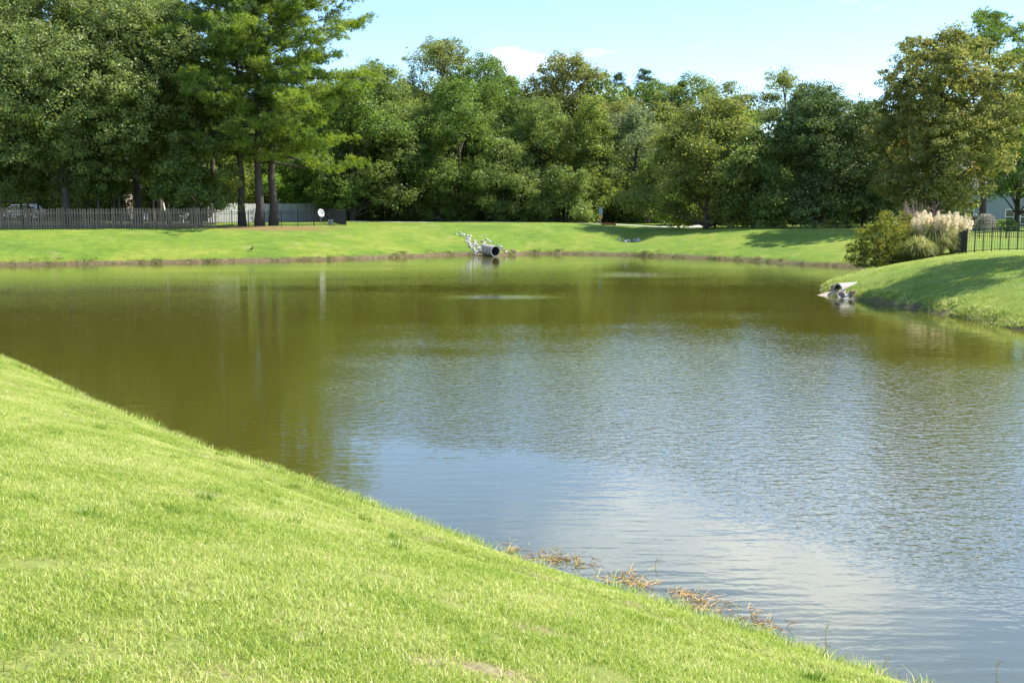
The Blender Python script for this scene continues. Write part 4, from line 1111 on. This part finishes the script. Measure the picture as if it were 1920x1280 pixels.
# ------------------------------------------------------------------ houses
def house(loc, rz, w, dp, hw, hr, wall, label, wins, over=0.4):
    root = empty('house', loc, rz, label, 'house')
    mb = MB(); mb.box(-w / 2, w / 2, 0, dp, -0.4, hw); mb.add([(-w / 2, 0, hw), (-w / 2, dp, hw), (-w / 2, dp / 2, hw + hr - 0.02)], [(0, 1, 2)]); mb.add([(w / 2, 0, hw), (w / 2, dp, hw), (w / 2, dp / 2, hw + hr - 0.02)], [(0, 1, 2)])
    wl_ = mb.build('wall', M[wall], root)
    mb = MB(); q = hr * over / (dp / 2)
    mb.prism([(-over, hw - q), (dp / 2, hw + hr), (dp + over, hw - q), (dp + over, hw - q + 0.14), (dp / 2, hw + hr + 0.16), (-over, hw - q + 0.14)], -w / 2 - 0.35, w / 2 + 0.35, 'x')
    rf = mb.build('roof', M['shingle'], root)
    mb = MB(); mb.box(-w / 2 - 0.36, w / 2 + 0.36, -over - 0.03, -over - 0.002, hw - q - 0.12, hw - q + 0.15); mb.build('fascia', M['white_paint'], rf)
    mb = MB(); mb.box(w * 0.2, w * 0.2 + 0.8, dp * 0.55, dp * 0.55 + 0.6, hw + hr * 0.5, hw + hr + 0.7); mb.build('chimney', M['tan_wall'], rf)
    for cx_, z0, ww, hh in wins:
        mb = MB(); mb.box(cx_ - ww / 2, cx_ + ww / 2, -0.03, -0.003, z0, z0 + hh); wn_ = mb.build('window', M['glass'], root)
        mb = MB(); t = 0.10
        mb.box(cx_ - ww / 2 - t, cx_ - ww / 2, -0.07, -0.002, z0, z0 + hh); mb.box(cx_ + ww / 2, cx_ + ww / 2 + t, -0.07, -0.002, z0, z0 + hh)
        mb.box(cx_ - ww / 2 - t, cx_ + ww / 2 + t, -0.075, -0.002, z0 + hh + 0.001, z0 + hh + t); mb.box(cx_ - ww / 2, cx_ + ww / 2, -0.06, -0.031, z0 + hh / 2 - 0.03, z0 + hh / 2 + 0.03)
        mb.build('frame', M['white_paint'], wn_)
        mb = MB(); mb.box(cx_ - ww / 2 - t - 0.04, cx_ + ww / 2 + t + 0.04, -0.10, -0.002, z0 - 0.08, z0 - 0.001); mb.build('sill', M['white_paint'], wn_)
    return root
hp = spot(1850, 104); hx = hp[0]
wz = zpix(419, 104) - hp[2]
house(hp, R(-6), 12, 8, wz + 3.6, 2.6, 'siding', 'grey-blue sided house with white-framed windows behind the pampas grass',
      [(xat(1818, 104) - hx, wz, 0.62, 1.25), (xat(1803, 104) - hx, wz, 0.55, 1.25), (xat(1918, 104) - hx, wz, 0.8, 1.25), (xat(1890, 104) - hx, wz, 0.7, 1.25)])
hp = spot(90, 116)
house(hp, R(8), 15, 9, 5.6, 3.6, 'tan_wall', 'tan two-storey house hidden behind the yard trees', [(-5.5, 0.9, 1.0, 1.5), (-3.2, 3.4, 1.0, 1.4), (-1.0, 0.9, 1.0, 1.5), (2.0, 0.9, 1.0, 1.5), (2.0, 3.4, 1.0, 1.4), (5.5, 3.4, 1.0, 1.4)])
hp = spot(330, 114)
house(hp, R(-4), 9, 8, 3.2, 2.4, 'tan_wall', 'low tan house seen between the yard trunks', [(-2.5, 0.9, 0.9, 1.3), (0.2, 0.9, 0.9, 1.3), (2.6, 0.9, 0.9, 1.3)])

# ------------------------------------------------------------------ car, swing set and garden things in the left yard
p = spot(38, 107); root = empty('parked_car', p, R(176), 'white parked car with dark windows behind the swing set', 'car')
mb = MB(); mb.prism([(-2.2, 0.35), (2.2, 0.35), (2.25, 0.75), (2.1, 0.98), (0.9, 1.08), (0.35, 1.62), (-1.5, 1.66), (-2.1, 1.10), (-2.25, 0.8)], -0.86, 0.86); mb.build('body', M['white_paint'], root, bevel=0.05)
for sy in (-1, 1):
    for poly_ in ([(0.68, 1.10), (0.28, 1.55), (-0.30, 1.57), (-0.30, 1.10)], [(-0.42, 1.10), (-0.42, 1.57), (-1.4, 1.59), (-1.85, 1.10)]):
        mb = MB(); mb.prism(poly_, sy * 0.862, sy * 0.872); mb.build('window', M['glass'], root)
    for wx_ in (-1.4, 1.4):
        mb = MB(); mb.prism([(wx_ + 0.33 * math.cos(a), 0.33 + 0.33 * math.sin(a)) for a in [2 * math.pi * k / 18 for k in range(18)]], sy * 0.70, sy * 0.885); wo = mb.build('wheel', M['rubber'], root)
        mb = MB(); mb.prism([(wx_ + 0.19 * math.cos(a), 0.33 + 0.19 * math.sin(a)) for a in [2 * math.pi * k / 14 for k in range(14)]], sy * 0.886, sy * 0.90); mb.build('rim', M['grey_metal'], wo)
    mb = MB(); mb.box(2.18, 2.27, min(sy * 0.45, sy * 0.8), max(sy * 0.45, sy * 0.8), 0.72, 0.88); mb.build('headlight', M['canvas'], root)
p = spot(36, 90); root = empty('swing_set', p, R(8), 'weathered wooden swing set behind the picket fence', 'swing set')
zt = zpix(377, 90) - p[2]
mb = MB(); mb.tube([(-1.5, 0, zt), (1.3, 0, zt)], 0.055, 8); mb.build('beam', M['picket_wood'], root)
for sx in (-1.3, 0.75):
    for sy in (-1, 1):
        mb = MB(); mb.tube([(sx - 0.15 * sy, sy * 0.85, -0.1), (sx + 0.3 * 0, 0, zt + 0.05)], 0.05, 6); mb.tube([(sx + 0.55 * sy, 0.2 * sy, -0.1), (sx, 0, zt)], 0.04, 6); mb.build('leg', M['picket_wood'], root)
for cx_ in (-0.7, 0.1):
    mb = MB(); mb.box(cx_ - 0.22, cx_ + 0.22, -0.09, 0.09, 0.5, 0.535); sw = mb.build('swing_seat', M['sign_blue'], root)
    for sx in (-0.2, 0.2):
        mb = MB(); mb.tube([(cx_ + sx, 0, 0.53), (cx_ + sx, 0, zt)], 0.012, 5); mb.build('rope', M['rubber'], sw)
p = spot(308, 96); root = empty('patio_umbrella', p, 0, 'closed pale patio umbrella standing in the shady yard', 'umbrella')
z1, z2 = zpix(395, 96) - p[2], zpix(376, 96) - p[2]
mb = MB(); mb.tube([(0, 0, -0.1), (0, 0, z2)], 0.025, 8); mb.build('pole', M['canvas'], root)
mb = MB(); mb.tube([(0, 0, z1), (0, 0, z1 + 0.25), (0, 0, z2 - 0.2), (0, 0, z2 + 0.06)], [0.17, 0.15, 0.07, 0.01], 9); mb.build('canopy', M['canvas'], root)
mb = MB(); mb.tube([(0, 0, -0.02), (0, 0, 0.09)], [0.26, 0.2], 12); mb.build('base', M['concrete'], root)
def chair(u, d, rz, label):
    p = spot(u, d); root = empty('garden_chair', p, rz, label, 'chair', 'white garden chairs in the yard')
    mb = MB(); mb.box(-0.25, 0.25, -0.25, 0.25, 0.40, 0.45); mb.build('seat', M['white_paint'], root, bevel=0.01)
    mb = MB(); mb.prism([(0.2, 0.45), (0.25, 0.45), (0.36, 1.0), (0.31, 1.0)], -0.25, 0.25, 'x'); mb.build('backrest', M['white_paint'], root)
    for sx in (-0.22, 0.22):
        for sy in (-0.22, 0.22):
            mb = MB(); mb.box(sx - 0.025, sx + 0.025, sy - 0.025, sy + 0.025, -0.03, 0.40); mb.build('leg', M['white_paint'], root)
        mb = MB(); mb.box(sx - 0.03, sx + 0.03, -0.25, 0.22, 0.62, 0.66); mb.build('armrest', M['white_paint'], root)
chair(274, 95, 0.5, 'white garden chair beside the tall dark trunk in the yard')
chair(345, 97, -0.4, 'white garden chair behind the drooping small tree')

# ------------------------------------------------------------------ grass (geometry-node scatter of tuft patches)
def blade_patch(name, seed, size, n, h, w, mat, spread=0.5, nseg=2):
    rs = np.random.RandomState(seed)
    V, F_, T_, var = [], [], [], []
    for i in range(n):
        x, y = rs.uniform(-size / 2, size / 2, 2); a = rs.uniform(0, 6.283); hh = h * rs.uniform(0.5, 1.25); le = hh * abs(rs.normal()) * spread
        s = np.array([-math.sin(a), math.cos(a), 0]) * w * rs.uniform(0.6, 1.2) * 0.5; d = np.array([math.cos(a), math.sin(a), 0]); b = len(V); o = np.array([x, y, -0.012])
        V += [o - s, o + s, o + d * le * 0.35 + [0, 0, hh * 0.62] + s * 0.8, o + d * le * 0.35 + [0, 0, hh * 0.62] - s * 0.8, o + d * le + [0, 0, hh * 0.97]]
        F_ += [b, b + 1, b + 2, b + 3, b + 3, b + 2, b + 4]; T_ += [4, 3]; q = rs.rand(); var += [q, q]
    me = mesh_np(name, np.array(V), np.array(F_), np.array(T_), M[mat], False, {'var': ('FACE', var)})
    return bpy.data.objects.new(name, me)

def grass_mat(name, stops, trans=0.5):
    m, n, l, out = new_mat(name)
    at = n.new('ShaderNodeAttribute'); at.attribute_name = 'var'
    geo = n.new('ShaderNodeNewGeometry'); no = n.new('ShaderNodeTexNoise'); no.inputs['Scale'].default_value = 0.9; no.inputs['Detail'].default_value = 5; no.inputs['Roughness'].default_value = 0.65
    l.new(geo.outputs['Position'], no.inputs['Vector'])
    a = n.new('ShaderNodeMath'); a.operation = 'MULTIPLY_ADD'; a.inputs[1].default_value = 1.5; a.inputs[2].default_value = -0.76; l.new(no.outputs['Fac'], a.inputs[0])
    b = n.new('ShaderNodeMath'); b.operation = 'ADD'; b.use_clamp = True; l.new(a.outputs[0], b.inputs[0]); l.new(at.outputs['Fac'], b.inputs[1])
    rp = n.new('ShaderNodeValToRGB')
    rp.color_ramp.elements[0].position, rp.color_ramp.elements[0].color = stops[0][0], rgba(stops[0][1])
    rp.color_ramp.elements[1].position, rp.color_ramp.elements[1].color = stops[-1][0], rgba(stops[-1][1])
    for p_, c_ in stops[1:-1]:
        e = rp.color_ramp.elements.new(p_); e.color = rgba(c_)
    l.new(b.outputs[0], rp.inputs[0])
    df = n.new('ShaderNodeBsdfDiffuse'); tr = n.new('ShaderNodeBsdfTranslucent'); gl = n.new('ShaderNodeBsdfGlossy'); gl.inputs['Roughness'].default_value = 0.4
    l.new(rp.outputs[0], df.inputs[0]); l.new(rp.outputs[0], tr.inputs[0])
    m1 = n.new('ShaderNodeMixShader'); m1.inputs[0].default_value = trans; m2 = n.new('ShaderNodeMixShader'); m2.inputs[0].default_value = 0.025
    l.new(df.outputs[0], m1.inputs[1]); l.new(tr.outputs[0], m1.inputs[2]); l.new(m1.outputs[0], m2.inputs[1]); l.new(gl.outputs[0], m2.inputs[2]); l.new(m2.outputs[0], out.inputs['Surface'])
    return m
M['blade'] = grass_mat('blade', [(0.05, (0.190, 0.300, 0.034)), (0.35, (0.350, 0.465, 0.062)), (0.72, (0.560, 0.615, 0.135)), (0.97, (0.74, 0.67, 0.33))])
M['tuft_blade'] = grass_mat('tuft_blade', [(0.05, (0.10, 0.20, 0.02)), (0.5, (0.20, 0.33, 0.035)), (0.95, (0.36, 0.44, 0.08))])
M['edge_blade'] = grass_mat('edge_blade', [(0.05, (0.09, 0.15, 0.025)), (0.45, (0.19, 0.24, 0.045)), (0.75, (0.26, 0.20, 0.09)), (0.95, (0.36, 0.26, 0.14))])

def scatter(name, pts, rots, scales, patches, label):
    me = bpy.data.meshes.new(name); me.vertices.add(len(pts)); me.vertices.foreach_set('co', np.asarray(pts, dtype=np.float32).ravel())
    a = me.attributes.new('rot', 'FLOAT_VECTOR', 'POINT'); a.data.foreach_set('vector', np.asarray(rots, dtype=np.float32).ravel())
    a = me.attributes.new('sc', 'FLOAT', 'POINT'); a.data.foreach_set('value', np.asarray(scales, dtype=np.float32))
    o = link(bpy.data.objects.new(name, me)); tag(o, label, 'grass', kind='stuff')
    col = bpy.data.collections.new(name + '_patches')
    for q in patches: col.objects.link(q)
    ng = bpy.data.node_groups.new(name, 'GeometryNodeTree')
    ng.interface.new_socket('Geometry', in_out='INPUT', socket_type='NodeSocketGeometry'); ng.interface.new_socket('Geometry', in_out='OUTPUT', socket_type='NodeSocketGeometry')
    N, L_ = ng.nodes, ng.links
    gi = N.new('NodeGroupInput'); go = N.new('NodeGroupOutput'); ip = N.new('GeometryNodeInstanceOnPoints'); ci = N.new('GeometryNodeCollectionInfo')
    ci.inputs['Collection'].default_value = col; ci.inputs['Separate Children'].default_value = True; ci.inputs['Reset Children'].default_value = True
    ip.inputs['Pick Instance'].default_value = True
    r = N.new('GeometryNodeInputNamedAttribute'); r.data_type = 'FLOAT_VECTOR'; r.inputs['Name'].default_value = 'rot'
    s = N.new('GeometryNodeInputNamedAttribute'); s.data_type = 'FLOAT'; s.inputs['Name'].default_value = 'sc'
    e2r = N.new('FunctionNodeEulerToRotation'); L_.new(r.outputs['Attribute'], e2r.inputs[0])
    rv = N.new('FunctionNodeRandomValue'); rv.data_type = 'INT'; rv.inputs['Min'].default_value = 0; rv.inputs['Max'].default_value = len(patches) - 1
    L_.new(gi.outputs[0], ip.inputs['Points']); L_.new(ci.outputs[0], ip.inputs['Instance']); L_.new(e2r.outputs[0], ip.inputs['Rotation']); L_.new(s.outputs['Attribute'], ip.inputs['Scale'])
    io = [q for q in rv.outputs if q.type == 'INT'][0]; L_.new(io, ip.inputs['Instance Index'])
    L_.new(ip.outputs[0], go.inputs[0])
    md = o.modifiers.new('scatter', 'NODES'); md.node_group = ng
    return o

def place(pts, rs, smin, smax):
    out, rots, sc = [], [], []
    for x, y in pts:
        nrm = ground_n(x, y)
        q = Vector((0, 0, 1)).rotation_difference(nrm).to_matrix() @ Matrix.Rotation(rs.uniform(0, 6.283), 3, 'Z')
        out.append((x, y, ground(x, y))); rots.append(tuple(q.to_euler())); sc.append(rs.uniform(smin, smax))
    return out, rots, sc

grs = np.random.RandomState(77)
# the bank we stand on: everything in or just beside the view
def in_view(x, y, m=1.25):
    return (y > 1.6) & (np.abs(x) < (y * 0.466 * m + 2.5))
def sample(x0, x1, y0, y1, dens, cond):
    n = int((x1 - x0) * (y1 - y0) * dens)
    x = grs.uniform(x0, x1, n); y = grs.uniform(y0, y1, n); d = sdist(x, y); k = cond(x, y, d)
    return np.stack([x[k], y[k]], 1)
bare = lambda x, y: (vnoise(x, y, 0.8, 41) * 0.6 + vnoise(x, y, 0.33, 42) * 0.5 < 0.56) | (grs.rand(len(x)) < 0.25)
near_pts = np.concatenate([sample(-11, 7.5, 1.6, 14, 46, lambda x, y, d: in_view(x, y) & (d > -0.05) & bare(x, y)),
                           sample(-21, 3, 14, 31, 30, lambda x, y, d: in_view(x, y) & (d > -0.05) & bare(x, y))])
pa_ = [blade_patch('grass_patch', 100 + i, 0.34, 330, 0.039, 0.0046, 'blade', 1.1) for i in range(5)]
scatter('lawn_grass', *place(near_pts, grs, 0.75, 1.25), pa_, 'bright mown grass blades on the near bank')
tuft_pts = sample(-8, 6, 2.6, 20, 0.9, lambda x, y, d: in_view(x, y) & (d > 0.3) & (vnoise(x, y, 2.0, 46) > -0.1))
pt_ = [blade_patch('tuft_patch', 180 + i, 0.13, 70, 0.085, 0.005, 'tuft_blade', 0.8) for i in range(3)]
scatter('grass_tufts', *place(tuft_pts, grs, 0.7, 1.3), pt_, 'darker taller tufts standing in the near turf')
shore_pts = sample(-21, 8, 4, 31, 26, lambda x, y, d: in_view(x, y) & (d > -0.10) & (d < 0.55 + 0.3 * vnoise(x, y, 1.5, 43)))
pb_ = [blade_patch('edge_patch', 120 + i, 0.28, 60, 0.13, 0.006, 'blade', 0.7) for i in range(3)]
scatter('edge_grass', *place(shore_pts, grs, 0.6, 1.25), pb_, 'longer green grass fringing the water along the near bank')
# right-hand point: short grass, and longer grass hanging over the cut edge
rp_ = sample(11, 27, 27, 62, 8, lambda x, y, d: (d > 0.3) & (d < 12) & (np.abs(x) < y * 0.53))
pc_ = [blade_patch('point_patch', 140 + i, 0.5, 150, 0.034, 0.012, 'blade', 1.6) for i in range(3)]
scatter('point_grass', *place(rp_, grs, 0.8, 1.3), pc_, 'short mown grass on the point of lawn')
re_ = sample(11, 27, 24, 62, 16, lambda x, y, d: (d > 0.12) & (d < 0.65) & (np.abs(x) < y * 0.53))
pd_ = [blade_patch('lip_patch', 150 + i, 0.4, 90, 0.11, 0.014, 'blade', 1.0) for i in range(3)]
scatter('lip_grass', *place(re_, grs, 0.6, 1.3), pd_, 'longer grass hanging over the cut edge of the point of lawn')
fe_ = sample(-46, 24, 62, 86, 5, lambda x, y, d: (d > 0.0) & (d < 0.40 + 0.5 * vnoise(x, y, 2, 44)) & (y > 60))
pe_ = [blade_patch('far_patch', 160 + i, 0.5, 60, 0.10, 0.020, 'edge_blade', 0.9) for i in range(3)]
scatter('bank_grass', *place(fe_, grs, 0.5, 1.3), pe_, 'brownish grass along the eroded far bank above the water')

# ------------------------------------------------------------------ dead reeds at the near waterline
M['reed'] = solid('reed', (0.50, 0.29, 0.12), 0.8, 0.5, 3.0)
M['reed_green'] = solid('reed_green', (0.40, 0.36, 0.09), 0.8, 0.4, 3.0)
def reeds(u, v, wx_, n, seed, label):
    rs = np.random.RandomState(seed); x, y = gp(u, v, 0.02)
    root = empty('dead_reeds', (x, y, 0.0), R(-46), label, 'reeds', 'dead reeds at the near waterline')
    for mat, k in (('reed', n), ('reed_green', n // 2)):
        mb = MB()
        for i in range(k):
            b = np.array([rs.uniform(-wx_, wx_), rs.normal() * 0.10, -0.02]); a = rs.uniform(0, 6.283); l_ = rs.uniform(0.07, 0.23); up = rs.uniform(0.03, 0.7) ** 1.4
            d = np.array([math.cos(a), math.sin(a) * 0.7, up]); d /= np.linalg.norm(d)
            p1 = b + d * l_ * 0.5 + rs.normal(size=3) * 0.02; p2 = b + d * l_ + np.array([0, 0, -0.25 * l_ * rs.rand()]) + rs.normal(size=3) * 0.02
            p1[2] = max(p1[2], 0.004); p2[2] = max(p2[2], 0.006)
            mb.tube([b, p1, p2], [0.0034, 0.003, 0.0018], 4, False)
            if rs.rand() < 0.6:
                e = p1 + rs.normal(size=3) * 0.06; e[2] = max(e[2], 0.006); mb.tube([p1, e], [0.003, 0.0015], 3, False)
        mb.build('stems', M[mat], root)['kind'] = 'stuff'
reeds(1045, 1046, 0.30, 60, 1, 'widest tangle of dead brown reeds at the near waterline')
reeds(1180, 1085, 0.24, 50, 2, 'upright tangle of dead reeds next to the widest tangle')
reeds(1300, 1122, 0.30, 55, 3, 'tangle of yellowish dead reeds between the upright and the sparse tangle')
reeds(1420, 1160, 0.26, 22, 4, 'sparse dark tangle of dead reeds at the thin end of the row')
reeds(962, 1026, 0.10, 14, 5, 'tiny tuft of dead reeds at the head of the row')
def stem(u, v, vt, label):
    x, y = gp(u, v, 0.0); h = zpix(vt, y); root = empty('reed_stem', (x, y, 0), 0, label, 'reed', 'single stems in the shallow water')
    mb = MB(); mb.tube([(0, 0, -0.2), (0.004, 0, h * 0.5), (0.02, 0, h)], [0.004, 0.0035, 0.002], 4); mb.build('stalk', M['reed_green'], root)
    mb = MB(); mb.tube([(0.003, 0, h * 0.45), (0.04, 0.01, h * 0.75), (0.07, 0.02, h * 0.7)], [0.003, 0.002, 0.001], 3); mb.build('leaf', M['reed_green'], root)
stem(1548, 1192, 1163, 'lone stem in the water past the dead reeds')
stem(1657, 1258, 1228, 'lone green stem close to the grass edge')
stem(1229, 1062, 1042, 'lone pale stem beyond the upright dead reeds')
stem(1868, 1262, 1232, 'lone bent stem standing out in the open shallows')
